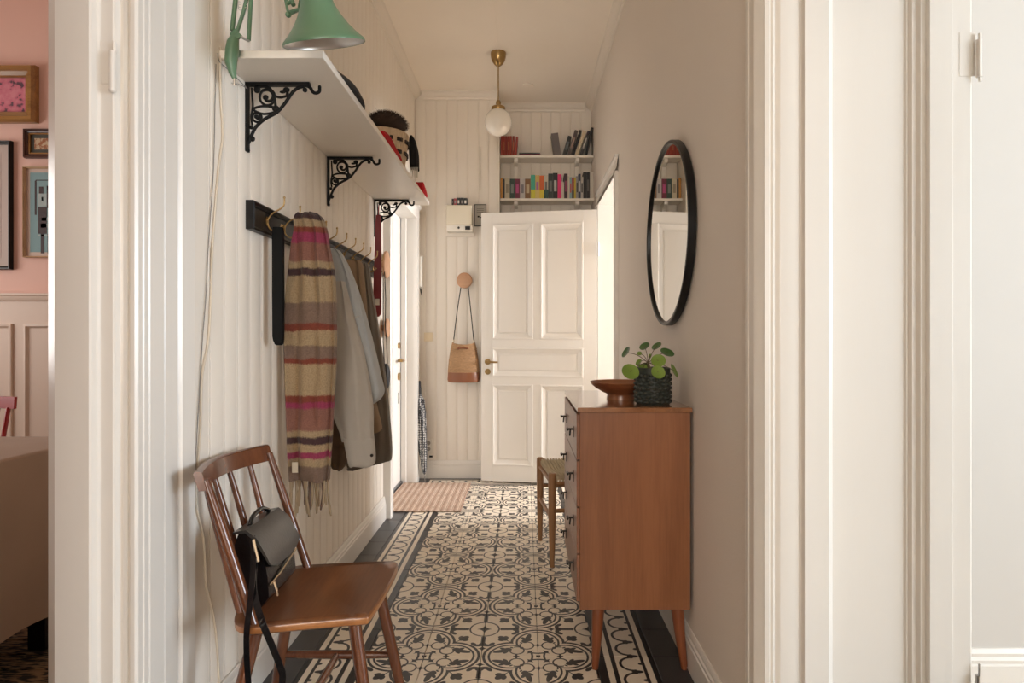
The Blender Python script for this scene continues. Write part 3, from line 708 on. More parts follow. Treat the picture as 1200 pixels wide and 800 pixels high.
hk.location = (-pwk[0], HY[0]-pwk[1], -pwk[2])
for yy in HY[1:]:
    o = hk.copy(); C.objects.link(o); o.parent = rk; o.location = (-pwk[0], yy-pwk[1], -pwk[2])

# ------------------------------------------------------------------ black strap on first hook
m_strap = mat('black webbing', (.006, .006, .006), .6, spec=.15)
bs = MB()
for d_, z1 in ((0, 1.10), (.010, 1.091)):
    rr = []
    for z_, w in ((1.478, .014), (1.465, .017), (1.44, .0175), (1.25, .0178), (z1+.02, .0175), (z1+.005, .015), (z1, .010)):
        rr.append([(-.807-w+.004*(1.478-z_), 2.012+d_, z_), (-.807+w, 2.012+d_, z_), (-.807+w, 2.018+d_, z_), (-.807-w+.004*(1.478-z_), 2.018+d_, z_)])
    bs.loft(rr)
bs.build('belt', m_strap, None, org=(-.807, 2.015, 1.478), smooth=40)
tag(bpy.data.objects['belt'], 'plain black hanging strap on the nearest hook of the coat rack', 'strap')

# ------------------------------------------------------------------ cloth lofts
from mathutils import noise
def hang(name, m, secs, par=None, folds=4, amp=.010, n=80, wr=.5, seed=1, org=None, taper=True, skew=0, **k):
    """secs: (y_px, x_left_px, x_right_px, Y, thickness); closed body of cloth with vertical folds"""
    rr = []; r0 = random.Random(seed); ph = [r0.uniform(0, 6.3) for _ in range(4)]
    # resample
    out = []
    P = [Vector((a, b, c)) for a, b, c, d, e in secs]; Q = [Vector((d, e, 0)) for a, b, c, d, e in secs]
    p = curve(P, 7); q = curve(Q, 7)
    z0 = secs[0][0]; z1 = secs[-1][0]
    for (yp, xl, xr), (yy, th, _) in zip([tuple(v) for v in p], [tuple(v) for v in q]):
        a, b = at(xl, yp, yy), at(xr, yp, yy); f = (yp-z0)/(z1-z0); ring_ = []
        c = (a+b)/2; hw = (b.x-a.x)/2
        for j in range(n):
            t = 2*pi*j/n; cx, sy = cos(t), sin(t)
            ex = math.copysign(abs(cx)**.7, cx); ey = math.copysign(abs(sy)**.7, sy)
            fo = amp*(sin(folds*t*1.0+ph[0]+f*skew)+.5*sin(folds*1.7*t+ph[1]+f*3*skew)+.3*sin(folds*2.9*t+ph[2]+f*2))*(1-.4*abs(cx))
            xx_ = c.x+hw*ex+skew*.006*f*sy; nv = Vector((xx_*16+seed, yy*9, c.z*4.5+xx_*9)); w_ = noise.noise(nv)*amp*2.2*wr+noise.noise(nv*2.3)*amp*wr
            w_ -= abs(noise.noise(nv*1.3+Vector((5, 0, 0))))*amp*1.5*wr
            ring_.append((xx_, yy+(th/2)*ey+fo*(-1 if sy < 0 else .6)+w_*(abs(sy)), c.z+.004*sin(3*t+ph[3])*f))
        rr.append(ring_)
    return MB().loft(rr).build(name, m, par, org=org, smooth=60, **k)

# scarf material: bands by height
def stripes(name, stops, rough=.95):
    m, nt, b = base_mat(name); L = nt.links.new
    b.inputs['Roughness'].default_value = rough; b.inputs['Sheen Weight'].default_value = .1
    geo = nt.nodes.new('ShaderNodeNewGeometry'); sp = nt.nodes.new('ShaderNodeSeparateXYZ'); L(geo.outputs['Position'], sp.inputs[0])
    nz = nt.nodes.new('ShaderNodeTexNoise'); nz.inputs['Scale'].default_value = 260; nz.inputs['Detail'].default_value = 3; L(geo.outputs['Position'], nz.inputs['Vector'])
    z0, z1 = .60, 1.56
    n3 = nt.nodes.new('ShaderNodeTexNoise'); n3.inputs['Scale'].default_value = 14; L(geo.outputs['Position'], n3.inputs['Vector'])
    f = (V(nt, sp.outputs[2])+(V(nt, nz.outputs['Fac'])-.5)*.014+(V(nt, n3.outputs['Fac'])-.5)*.022-z0)/(z1-z0)
    r = nt.nodes.new('ShaderNodeValToRGB'); r.color_ramp.interpolation = 'LINEAR'
    return m, nt, b, f, r, (z0, z1)
TAN = (.36, .26, .15); MAUVE = (.20, .13, .095); RUST = (.20, .045, .025); MAG = (.28, .035, .085); ROSE = (.24, .105, .075); PLUM = (.055, .025, .026)
BAND = [(250, PLUM), (258, TAN), (267, RUST), (274, MAG), (286, ROSE), (306, TAN), (315, PLUM), (324, TAN), (355, MAUVE), (379, RUST), (387, TAN), (405, MAUVE), (420, RUST), (426, TAN), (463, RUST), (471, MAG), (478, ROSE), (504, TAN), (511, PLUM), (519, TAN), (528, MAG), (536, TAN), (545, MAUVE)]
m_scarf, nt, b_, f_, r_, (z0_, z1_) = stripes('striped wool', None)
# a chain of comparisons instead of a ramp (more than 32 stops would not fit)
prev = None
mixc = None
Ysc = 2.15
for i, (yp, col) in enumerate(BAND):
    zt = EYE-(yp-VY)*Ysc/F; ft = (zt-z0_)/(z1_-z0_)
    if i == 0: sock = None; base = col; continue
    mx = nt.nodes.new('ShaderNodeMix'); mx.data_type = 'RGBA'
    k_ = (ft-f_)*(z1_-z0_)/.006+.5; k_ = k_.max(0).min(1)
    nt.links.new(k_.k, mx.inputs['Factor'])
    if sock is None: mx.inputs['A'].default_value = base+(1,)
    else: nt.links.new(sock, mx.inputs['A'])
    mx.inputs['B'].default_value = col+(1,); sock = mx.outputs['Result']
nh = nt.nodes.new('ShaderNodeTexNoise'); nh.inputs['Scale'].default_value = 220; nh.inputs['Detail'].default_value = 4
tch = nt.nodes.new('ShaderNodeTexCoord'); nt.links.new(tch.outputs['Object'], nh.inputs['Vector'])
hr_ = nt.nodes.new('ShaderNodeValToRGB'); hr_.color_ramp.elements[0].position = .35; hr_.color_ramp.elements[0].color = (.76, .75, .73, 1); hr_.color_ramp.elements[1].position = .65; hr_.color_ramp.elements[1].color = (1, 1, 1, 1)
nt.links.new(nh.outputs['Fac'], hr_.inputs[0])
mh = nt.nodes.new('ShaderNodeMix'); mh.data_type = 'RGBA'; mh.blend_type = 'MULTIPLY'; mh.inputs['Factor'].default_value = 1
nt.links.new(sock, mh.inputs['A']); nt.links.new(hr_.outputs[0], mh.inputs['B']); sock = mh.outputs['Result']
nt.links.new(sock, b_.inputs['Base Color'])
geo = nt.nodes.new('ShaderNodeTexCoord'); nz = nt.nodes.new('ShaderNodeTexNoise'); nz.inputs['Scale'].default_value = 300
nt.links.new(geo.outputs['Object'], nz.inputs['Vector']); bp = nt.nodes.new('ShaderNodeBump'); bp.inputs['Strength'].default_value = .6; bp.inputs['Distance'].default_value = .002
nt.links.new(nz.outputs['Fac'], bp.inputs['Height']); nt.links.new(bp.outputs[0], b_.inputs['Normal'])
sc = hang('scarf', m_scarf, [(250, 350, 372, 2.16, .05), (256, 346, 378, 2.15, .07), (270, 345, 383, 2.15, .07), (290, 342, 386, 2.15, .065), (320, 338, 392, 2.15, .055), (360, 333.5, 394, 2.15, .05), (420, 333, 394, 2.15, .045), (480, 335, 391, 2.15, .04), (530, 337, 388, 2.15, .035), (563, 339, 386, 2.15, .03)], amp=.011, folds=5, seed=4, n=120, wr=.8, org=(-.75, 2.15, 1.54))
tag(sc, 'long striped wool scarf in tan, magenta and rust with fringe on the coat rack', 'scarf')
rf = random.Random(3)
m_fr = mat('fringe tan', (.38, .29, .19), .95); m_fr2 = mat('fringe dark', (.14, .09, .07), .95)
for i in range(17):
    u_ = i/16; xx = 341+43*u_; y1 = 597+rf.uniform(-6, 9); x1 = xx+rf.uniform(-4, 4)
    p0 = at(xx, 562, 2.15); p0.y += rf.uniform(-.012, .012); p1 = at(x1, y1, 2.15+rf.uniform(-.02, .02)); mid = (p0+p1)/2+Vector((rf.uniform(-.006, .006), 0, 0))
    MB().tube(curve([p0, mid, p1], 4), [.0042]*8+[.003], 6).build('fringe', m_fr2 if i in (5, 8, 14) else m_fr, sc)
a = at(343, 541, 2.125); MB().box(a.x, a.x+.020, 2.118, 2.1205, a.z-.036, a.z).build('care_label', mat('cream label', (.62, .54, .42), .8), sc)

# garments
m_denim = mat('light grey blue cotton', (.42, .45, .47), .85, var=.08, vscale=20, bump=.4, bscale=300, sheen=.2)
m_denim2 = mat('grey cotton', (.45, .425, .385), .85, var=.08, vscale=20, bump=.4, bscale=300, sheen=.2)
m_olive = mat('olive brown cloth', (.14, .115, .088), .9, var=.15, vscale=12, bump=.4, bscale=250, sheen=.2)
m_tan = mat('tan brown cloth', (.26, .175, .105), .9, var=.1, vscale=12, bump=.4, bscale=250)
m_plaid = mat('brown checked wool', (.10, .062, .035), .9, var=.5, vscale=26)
shirt = hang('shirt', m_denim, [(291, 385, 393, 2.46, .04), (296, 384, 400, 2.46, .06), (315, 385, 410, 2.47, .09), (345, 386, 421, 2.48, .11), (390, 386, 434, 2.49, .12), (440, 387, 446, 2.50, .12), (462, 388, 449, 2.50, .12), (476, 390, 432, 2.50, .10), (482, 392, 415, 2.50, .08)], amp=.010, folds=4, seed=9, org=(-.78, 2.46, 1.47), skew=1.0)
tag(shirt, 'light grey-blue cotton shirt jacket hanging beside the striped scarf', 'jacket')
slv = hang('sleeve', m_denim2, [(330, 392, 404, 2.415, .05), (370, 390, 414, 2.41, .07), (410, 388, 425, 2.40, .075), (450, 387, 433, 2.39, .075), (480, 390, 437, 2.385, .07), (505, 399, 437, 2.38, .06), (516, 402, 438, 2.38, .055)], par=shirt, amp=.007, folds=3, seed=5, skew=1.5)
cf = hang('cuff', m_denim2, [(513, 402, 438, 2.38, .058), (520, 404, 439, 2.38, .060), (535, 407, 440, 2.38, .060), (543, 409, 439, 2.38, .058), (546, 411, 432, 2.38, .05)], par=shirt, amp=.002, folds=2, seed=2)
a = at(435, 534, 2.34); MB().tube([(a.x, 2.352, a.z), (a.x, 2.346, a.z)], .006, 10).build('button', m_hand, shirt)
a = at(404, 372, 2.40)
MB().tube([at(399, 372, 2.42), at(410, 374, 2.425), at(421, 370, 2.435)], .0016, 6).build('pocket_seam', m_denim2, shirt)
tn = hang('jacket', m_tan, [(304, 402, 416, 2.74, .04), (308, 401, 424, 2.74, .07), (330, 402, 427, 2.75, .09), (370, 402, 430, 2.75, .11), (420, 400, 432, 2.75, .12), (470, 400, 440, 2.75, .12), (500, 398, 447, 2.75, .11), (505, 400, 446, 2.75, .10)], amp=.008, folds=3, seed=12, org=(-.75, 2.75, 1.45))
tag(tn, 'tan brown jacket hanging between the grey-blue shirt jacket and the olive coat', 'jacket')
pj = hang('coat', m_plaid, [(310, 388, 396, 2.60, .04), (330, 387, 402, 2.60, .06), (400, 386, 405, 2.61, .07), (480, 386, 408, 2.61, .08), (530, 387, 408, 2.61, .08), (545, 389, 405, 2.61, .07), (549, 392, 402, 2.61, .06)], amp=.006, folds=3, seed=15, org=(-.80, 2.60, 1.42))
tag(pj, 'dark brown checked wool coat mostly hidden behind the scarf and grey sleeve', 'coat')
oc = hang('coat', m_olive, [(307, 420, 427, 3.03, .04), (312, 417, 432, 3.03, .07), (340, 416, 436, 3.03, .10), (390, 414, 444, 3.03, .12), (440, 412, 451, 3.03, .13), (500, 408, 457, 3.03, .13), (535, 404, 458.5, 3.03, .12), (541, 404, 452, 3.03, .11), (548, 405, 425, 3.03, .09)], amp=.012, folds=5, seed=21, org=(-.78, 3.03, 1.47), skew=.8)
tag(oc, 'olive brown long coat, farthest garment on the coat rack', 'coat')

# ------------------------------------------------------------------ things on far end of rack / door frame
m_red = mat('dark red strap', (.20, .018, .022), .45)
rs = MB()
rr = []
for yp, xl, xr in ((252, 441, 446), (262, 440.5, 446.5), (320, 438.2, 447), (362, 437, 447), (368, 438, 446.5), (371, 440, 444)):
    a, b = at(xl, yp, 3.40), at(xr, yp, 3.40); rr.append([(a.x, 3.395, a.z), (b.x, 3.395, a.z), (b.x, 3.405, a.z), (a.x, 3.405, a.z)])
rs.loft(rr); rs.build('dog_lead', m_red, None, org=(-.82, 3.4, 1.8), smooth=40)
rso = bpy.data.objects['dog_lead']; rso.name = 'strap'; tag(rso, 'long flat dark red strap hanging beyond the coats below the last bracket', 'strap')
a = at(440, 350, 3.394); MB().box(a.x, a.x+.022, 3.391, 3.394, a.z-.035, a.z).build('label_patch', m_white, rso)
MB().tube([at(443.5, 252, 3.40), at(444, 240, 3.42)], .003, 6).build('loop', m_red, rso)
def knob(name, x_, y_, Y_, r_, label, axis):
    o = thing('wall_hanger', label, 'wall hook', (x_, Y_, y_), 'round wooden wall knobs')
    M = Matrix.Rotation(R(90), 3, 'Y') if axis == 'x' else Matrix.Rotation(R(90), 3, 'X')
    M2 = M
    MB().lathe([(.001, .022), (r_*.7, .022), (r_*.97, .026), (r_, .032), (r_*.97, .039), (r_*.8, .043), (.001, .045)], (x_, Y_, y_), 32, M2).build('disc', m_knob, o, smooth=40)
    MB().lathe([(.001, 0), (.018, 0), (.018, .024), (.001, .024)], (x_, Y_, y_), 16, M2).build('peg', m_knob, o, smooth=40)
    return o
knob('k', XL, 1.551, 3.70, .082, 'round wooden wall knob, upper one beside the coat rack end', 'x')
knob('k', XL, 1.17, 3.72, .058, 'round wooden wall knob, lower one between the coats and entrance door', 'x')
knob('k', -.468, 1.560, YF, .062, 'round light wood wall knob holding the straw bucket bag', 'y')
pb_ = thing('shoulder_bag', 'small black bag hanging by a long thin strap beside the entrance door', 'bag', (-.80, 3.56, 1.0))
m_blk = mat('dark grey nylon', (.035, .035, .037), .6)
hang('pouch', m_blk, [(426, 449, 454, 3.60, .03), (430, 447.5, 456, 3.60, .05), (440, 447.5, 457, 3.60, .06), (450, 448, 456, 3.60, .055), (455, 450, 454, 3.60, .04)], par=pb_, amp=.002, seed=3)
MB().tube([at(450.5, 316, 3.64), at(452, 350, 3.62), at(451.5, 380, 3.61), at(453, 400, 3.60), at(454, 427, 3.60)], .0028, 6).build('strap', m_strap, pb_)
MB().tube([at(449, 320, 3.66), at(449, 360, 3.64), at(449, 400, 3.62), at(450.5, 427, 3.60)], .0028, 6).build('strap', m_strap, pb_)
a = at(452, 466, 3.63); tg = MB().box(a.x, a.x+.025, 3.62, 3.628, a.z, a.z+.075).build('luggage_tag', m_white, None, org=(a.x, 3.62, a.z)); tag(tg, 'pale card tag hanging behind the small black bag', 'tag')
MB().tube([(a.x+.012, 3.624, a.z+.075), (a.x+.002, 3.625, a.z+.20)], .0012, 5).build('string', m_strap, tg)

# ------------------------------------------------------------------ things on the hat shelf
SZ = 1.9265
m_felt = mat('dark grey felt', (.045, .042, .040), .95, spec=.2)
hb2 = MB(); rr = []
for q, z_ in ((.02, .0), (.9, .0), (1, .006), (1.0, .014), (.9, .035), (.7, .055), (.4, .066), (.02, .07)):
    rr.append([(-.672+.118*q*cos(2*pi*j/28), 2.09+.235*q*sin(2*pi*j/28), SZ+z_) for j in range(28)])
hb2.loft(rr); cap = hb2.build('flat_cap', m_felt, None, org=(-.67, 2.07, SZ), smooth=60); tag(cap, 'dark grey felt flat cap lying on the near part of the hat shelf', 'hat')
MB().ball((-.672, 2.09, SZ+.071), (.012, .012, .004), 10, 5).build('button', m_felt, cap)
m_wick = mat('pale wicker', (.62, .47, .31), .8, var=.2, vscale=50)
m_wickd = mat('dark wicker', (.03, .02, .015), .8)
bk = thing('basket', 'wicker basket with dark woven bands on the far part of the hat shelf', 'basket', (-.69, 2.985, SZ))
bc = (-.69, 2.985)
MB().lathe([(.001, .002), (.105, .002), (.124, .165), (.128, .17), (.120, .172), (.102, .012), (.001, .012)], (bc[0], bc[1], SZ), 32).build('wall', m_wick, bk, smooth=40)
sv = MB()
for j in range(44):
    a = 2*pi*j/44
    sv.tube([(bc[0]+cos(a)*.107, bc[1]+sin(a)*.107, SZ+.004), (bc[0]+cos(a)*.127, bc[1]+sin(a)*.127, SZ+.168)], .0035, 5)
sv.build('stakes', m_wick, bk, kind='stuff')
dv = MB()
for z_ in (.07, .125):
    for j in range(44):
        if j % 3 == 2: continue
        a = 2*pi*j/44; r_ = .113+.02*z_/.168+.002
        dv.box(-.004, .004, -.006, .006, -.008, .008, Matrix.Translation((bc[0]+cos(a)*r_, bc[1]+sin(a)*r_, SZ+z_)) @ Matrix.Rotation(a, 4, 'Z'))
dv.build('dark_weave', m_wickd, bk, kind='stuff')
m_fur = mat('brown fur', (.045, .026, .016), .95, var=.5, vscale=40)
fu = MB().ball((-.650, 2.94, SZ+.208), (.088, .12, .036), 24, 14).build('fur_hat', m_fur, None, org=(-.650, 2.94, SZ+.17), smooth=60)
tag(fu, 'dark brown fur hat on top of the wicker basket', 'hat')
hr = MB(); rh = random.Random(8)
for _ in range(2600):
    a = rh.uniform(0, 2*pi); e = rh.uniform(-.3, 1.57); d_ = Vector((cos(e)*cos(a), cos(e)*sin(a), sin(e)))
    p = Vector((-.650+.086*d_.x, 2.94+.118*d_.y, SZ+.208+.035*d_.z)); q_ = p+(d_+Vector((rh.uniform(-.5, .5), rh.uniform(-.5, .5), rh.uniform(-.3, .3))))*.016
    w_ = d_.cross(Vector((0, 0, 1)))*.0014; hr.add([p-w_, p+w_, q_], [(0, 1, 2)])
hr.build('fur', m_fur, fu, kind='stuff')
m_redc = mat('bright red wool', (.42, .012, .018), .9, spec=.2)
rc = MB(); rr = []
for i in range(9):
    t = i/8; yy = 2.50+.34*t; h_ = .04*sin(pi*min(1, t*.9+.1))**.7+.012
    rr.append([(-.60, yy, SZ+.001), (-.566-.004, yy, SZ+.001), (-.562, yy, SZ+h_*.4+.004*sin(9*t)), (-.575, yy, SZ+h_), (-.60, yy, SZ+h_*.9)])
rc.loft(rr); o = rc.build('mitten', m_redc, None, org=(-.585, 2.63, SZ), smooth=60); tag(o, 'bright red knitted cloth on the shelf edge in front of the basket', 'mitten')
m_blw = mat('black wool', (.014, .013, .012), .95, spec=.15)
bw = thing('folded_scarf', 'black wool scarf with pale fringe hanging over the hat shelf edge', 'scarf', (-.57, 3.17, SZ))
hang('cloth', m_blw, [(160, 481, 484, 3.17, .05), (166, 480, 487, 3.17, .09), (180, 480, 490, 3.17, .11), (197, 481, 490.5, 3.17, .11)], par=bw, amp=.005, seed=6, folds=3)
for i in range(7):
    p0 = at(481.5+1.35*i, 196, 3.12+.012*(i % 3)); MB().tube([p0, (p0.x+rf.uniform(-.004, .004), p0.y, p0.z-.052)], .0022, 5).build('fringe', mat('pale fringe', (.48, .44, .36), .9), bw)
rb = MB(); rr = []
for i in range(7):
    t = i/6; h_ = .075*sin(pi*(.08+.84*t))**.8
    rr.append([(-.62, 3.44+.16*t, SZ+.001), (-.572, 3.44+.16*t, SZ+.001), (-.563, 3.44+.16*t, SZ+h_*.5), (-.575, 3.44+.16*t, SZ+h_), (-.62, 3.44+.16*t, SZ+h_)])
rb.loft(rr); o = rb.build('beanie', m_redc, None, org=(-.59, 3.52, SZ), smooth=60); tag(o, 'small red knitted beanie at the far end of the hat shelf', 'hat')
o = MB().tube(curve([(-.80, 1.80, SZ+.006), (-.79, 1.83, SZ+.03), (-.77, 1.80, SZ+.018), (-.75, 1.84, SZ+.03), (-.73, 1.80, SZ+.006)], 4), .006, 6).build('hair_tie', mat('magenta cord', (.30, .02, .09), .7), None, org=(-.78, 1.81, SZ)); tag(o, 'curly magenta cord lying at the near end of the hat shelf', 'cord')

# ------------------------------------------------------------------ green task lamp
m_green = mat('green enamel', (.10, .20, .115), .34, var=.05, coat=.3)
m_refl = mat('aluminium reflector', (.62, .60, .58), .35, .8)
tl = thing('desk_lamp', 'green articulated task lamp clamped to the near end of the hat shelf', 'lamp', (-.80, 1.70, 1.90))
YL = 1.695
def lp(x_, y_, Y_=YL): return at(x_, y_, Y_)
MB().tube([lp(275, 92), lp(272.5, 85), lp(270.5, 72), lp(272, 60), lp(273, 50), lp(275, 44)], [.006, .010, .0165, .018, .016, .012], 12).build('bracket', m_green, tl, smooth=50)
MB().tube([lp(274.5, 91), lp(274.5, 100)], .003, 8).tube([lp(271, 97), lp(279, 98)], .0018, 6).tube([lp(276, 88), lp(274, 90, 1.73)], .004, 6).build('clamp_screw', m_steel, tl)
MB().box(-.815, -.800, 1.705, 1.7345, 1.906, 1.925).build('clamp', m_green, tl)
MB().add(*(lambda P: ([p+Vector((0, d_, 0)) for d_ in (-.004, .004) for p in P], [(0, 1, 2, 3), (7, 6, 5, 4), (0, 4, 5, 1), (1, 5, 6, 2), (2, 6, 7, 3), (3, 7, 4, 0)]))([lp(270, 40), lp(276, 34), lp(284, 42), lp(272, 52)])).build('joint_plate', m_green, tl)
MB().tube([lp(271, 38), lp(280, 42), lp(292, 48)], .0035, 8).build('link', m_steel, tl, smooth=50)
MB().tube([lp(272, 36), lp(276, 0), lp(279, -60), lp(284, -120)], .0065, 8).build('lower_arm', m_green, tl, smooth=50)
MB().tube([lp(277, 40), lp(285, 15), lp(290, -5), lp(296, -30)], .0052, 8).build('spring_arm', m_green, tl, smooth=50)
MB().tube([lp(291.5, 47), lp(294, 0), lp(296, -60), lp(298, -118)], .0058, 8).build('lower_arm', m_green, tl, smooth=50)
for sx in (281, 288.5):
    sp_ = MB(); pts = []
    for i in range(90):
        t = i/90; p = lp(sx+4*(-t), 12-70*t); pts.append(p+Vector((.004*cos(i*1.5), .004*sin(i*1.5), 0)))
    sp_.tube(pts, .0009, 4).build('spring', m_steel, tl)
MB().tube([lp(284, -120), lp(315, -60, 1.65), lp(344, 6, 1.61)], .006, 8).build('upper_arm', m_green, tl, smooth=50)
MB().tube([lp(298, -118), lp(322, -66, 1.65), lp(350, -4, 1.61)], .006, 8).build('upper_arm', m_green, tl, smooth=50)
MB().tube([lp(282, -124), lp(300, -120)], .009, 8).build('elbow_joint', m_green, tl, smooth=50)
YS = 1.60
hc = at(380.5, 52, YS)                       # rim centre
ax = -Vector((.10, .33, -.94)).normalized()  # from rim to neck
Mx = Vector((0, 0, 1)).rotation_difference(ax).to_matrix()
shp = [(.1045, 0), (.1045, .004), (.102, .009), (.088, .022), (.070, .043), (.055, .066), (.044, .088), (.039, .105), (.0375, .125), (.037, .17), (.030, .185), (.012, .19)]
outer = shp; inner = [(r_-.0025, z_+.0004) for r_, z_ in reversed(shp[:-1])]
MB().lathe(outer+[(.001, .19)], hc, 48, Mx).v and None
bsh = MB(); rgs = []
def ringat(r_, z_): return [hc+Mx @ Vector((r_*cos(2*pi*k_/48), r_*sin(2*pi*k_/48), z_)) for k_ in range(48)]
bsh.loft([ringat(r_, z_) for r_, z_ in [(.1025, .0006)]+outer+[(.001, .191)]], caps=False)
hd = bsh.build('lamp_shade', m_green, tl, smooth=50)
MB().loft([ringat(max(.001, r_-.0022), z_+.0006) for r_, z_ in outer[:9]+[(.02, .12), (.003, .12)]], caps=False).build('reflector', m_refl, hd, smooth=50)
MB().ball(tuple(hc+ax*.07), (.024, .024, .028), 16, 10).build('bulb', mat('opal bulb', (.8, .78, .74), .2), hd, smooth=60)
MB().tube([lp(344, 0, 1.61), lp(338, 4, 1.61), lp(335, -2, 1.61)], .005, 8).tube([lp(334, -4, 1.61), lp(338, 18, 1.61), lp(350, 12, 1.61), lp(352, -2, 1.60), lp(334, -4, 1.61)], .0042, 8).tube([lp(340, 14, 1.61), lp(354, 10, 1.60), lp(362, 8, 1.595)], .0042, 8).ball(tuple(lp(338, 17, 1.605)), .008).build('head_joint', m_green, tl, smooth=50)
# cords down the wall
m_cable = mat('cream cable', (.66, .58, .47), .5); m_cableg = mat('grey cord', (.23, .21, .19), .6)
def wl_(x_, y_, o_=.004): Yw = (XL+o_)*F/(x_-VX); return at(x_, y_, Yw)
c1 = MB().tube(curve([wl_(258, 55), wl_(259, 62), wl_(258, 85), wl_(259, 120), wl_(261, 160), wl_(256, 200), wl_(249, 290), wl_(247, 350), wl_(244, 400), wl_(237, 440), wl_(235, 500), wl_(232, 540), wl_(230, 590), wl_(238, 625), wl_(240, 650), wl_(242, 685), wl_(249, 715), wl_(254, 750), wl_(257, 800), wl_(258, 850)], 5), .0032, 6).build('cable', m_cable, None, org=(-.85, 1.72, 1.2), smooth=60)
tag(c1, 'thin cream lamp cable trailing down the left wall to the floor', 'cable')
c2 = MB().tube(curve([wl_(253, 75), wl_(252, 120), wl_(250, 200), wl_(244, 290), wl_(241, 350), wl_(237, 400), wl_(233, 470), wl_(229, 540), wl_(226, 600), wl_(225, 640)], 4), .0014, 5).build('cable', m_cableg, None, org=(-.85, 1.70, 1.4), smooth=60)
tag(c2, 'thinner grey cord hanging on the left wall beside the door casing', 'cable')
o = MB().tube(curve([wl_(255, 62), wl_(257, 72), wl_(268, 82, .01), wl_(283, 97, .01), wl_(289, 103, .02)], 4), .0014, 5).tube(curve([wl_(275, 98, .01), wl_(283, 100, .01), wl_(290, 104, .02)], 3), .0014, 5).build('wire', m_cableg, None, org=(-.84, 1.8, 1.88)); tag(o, 'thin grey wire tied between the nearest bracket and the shelf end', 'wire')

# ------------------------------------------------------------------ pendant
pd = thing('pendant_lamp', 'brass pendant lamp with a white opal glass globe hanging from the ceiling', 'lamp', (-.174, 4.18, ZC))
m_opal = mat('opal glass', (.86, .82, .74), .12, var=0, coat=.4)
MB().lathe([(.001, 0), (.052, 0), (.053, -.008), (.051, -.030), (.044, -.055), (.030, -.076), (.014, -.090), (.001, -.094)][::1], (-.174, 4.18, ZC), 32).build('canopy', m_brass, pd, smooth=50)
MB().tube([(-.174, 4.18, 2.955), (-.174, 4.18, 2.70)], .0045, 10).build('rod', m_brass, pd, smooth=50)
MB().lathe([(.001, 2.725), (.008, 2.725), (.016, 2.715), (.018, 2.700), (.014, 2.692), (.030, 2.684), (.046, 2.676), (.048, 2.662), (.044, 2.650), (.001, 2.650)], (-.174, 4.18, 0), 32).build('gallery', m_brass, pd, smooth=50)
MB().ball((-.174, 4.18, 2.574), .0925, 40, 24).build('globe', m_opal, pd, smooth=60)
o = MB().box(-.178, -.170, 1.2, 4.14, ZC-.006, ZC).build('ceiling_cable', m_ceil, None, org=(-.174, 2.7, ZC)); tag(o, 'slim painted cable strip along the ceiling to the pendant lamp', 'cable')
o = MB().lathe([(.001, 0), (.045, 0), (.043, -.008), (.001, -.010)], (.03, 4.72, ZC), 24).build('ceiling_cover', m_ceil, None, org=(.03, 4.72, ZC), smooth=40); tag(o, 'small round painted junction cover on the ceiling near the alcove', 'cover')

# ------------------------------------------------------------------ alcove shelves with brackets
m_sh2 = mat('alcove shelf paint', (.80, .75, .67), .45, var=.03)
SF = 4.965
shz = (EYE+159.0*SF/F, EYE+209.5*SF/F)          # undersides
tops = []
for q, z_ in enumerate(shz):
    s0 = thing('wall_shelf', ['lower white shelf of the alcove above the open door', 'upper white shelf of the alcove above the open door'][q], 'shelf', (.18, 5.05, z_), 'alcove shelves')
    MB().box(-.193, XR-.001, SF, YN-.0005, z_, z_+.019).build('board', m_sh2, s0, bevel=.0015)
    for xb in (at(604.5, 300, SF).x, at(677, 300, SF).x):
        MB().extr([(YN-.001, z_), (YN-.001, z_-.15), (YN-.03, z_-.15), (YN-.05, z_-.12), (YN-.07, z_-.05), (SF+.03, z_-.035), (SF+.018, z_-.025), (SF+.016, z_)], xb-.015, xb+.015, 'x').build('bracket', m_sh2, s0, bevel=.001)
    tops.append(z_+.019)

def bookmat(c):
    k_ = 'book %.3f %.3f %.3f' % c
    return mat(k_, c, .45, var=.08)
m_pages = mat('book pages', (.62, .56, .45), .8)
def book(x0, x1, h, z, lean, col, label, grp, mark=None, lower=None, dep=.125, y0=5.0, lab=None):
    """upright book: spine towards the room; lean = top displacement in x"""
    w = x1-x0; root = thing('book', label, 'book', (x0, y0, z), grp); L_ = math.hypot(h, lean); c_, s_ = h/L_, lean/L_
    def T(u, y_, v): return (x0+u*c_+v*s_, y_, z+v*c_-u*s_+ (w*s_ if s_ > 0 else 0))
    def bx(b, u0, u1, ya, yb_, v0, v1):
        vs = [T(u, y_, v) for u in (u0, u1) for y_ in (ya, yb_) for v in (v0, v1)]; b.add(vs, [(0,1,3,2), (4,6,7,5), (0,4,5,1), (2,3,7,6), (0,2,6,4), (1,5,7,3)])
    m = MB(); t = min(.002, w*.15)
    bx(m, 0, w, y0, y0+.002, 0, L_); bx(m, 0, t, y0+.002, y0+dep, 0, L_); bx(m, w-t, w, y0+.002, y0+dep, 0, L_)
    m.build('cover', bookmat(col), root)
    p = MB(); bx(p, t, w-t, y0+.002, y0+dep-.004, .003, L_-.004); p.build('pages', m_pages, root)
    if mark:
        k_ = MB(); bx(k_, w*.22, w*.78, y0-.0006, y0, L_*.30, L_*.72); 
        k_.build('title_strip', bookmat(mark), root)
    if lower:
        k_ = MB(); bx(k_, 0, w, y0-.0008, y0, 0, L_*.40); k_.build('lower_band', bookmat(lower), root)
    return root
CX = lambda c: at(570+c/6.664, 200, 5.0).x
def HH(top, ref): return (ref-top)/6.664*5.0/F
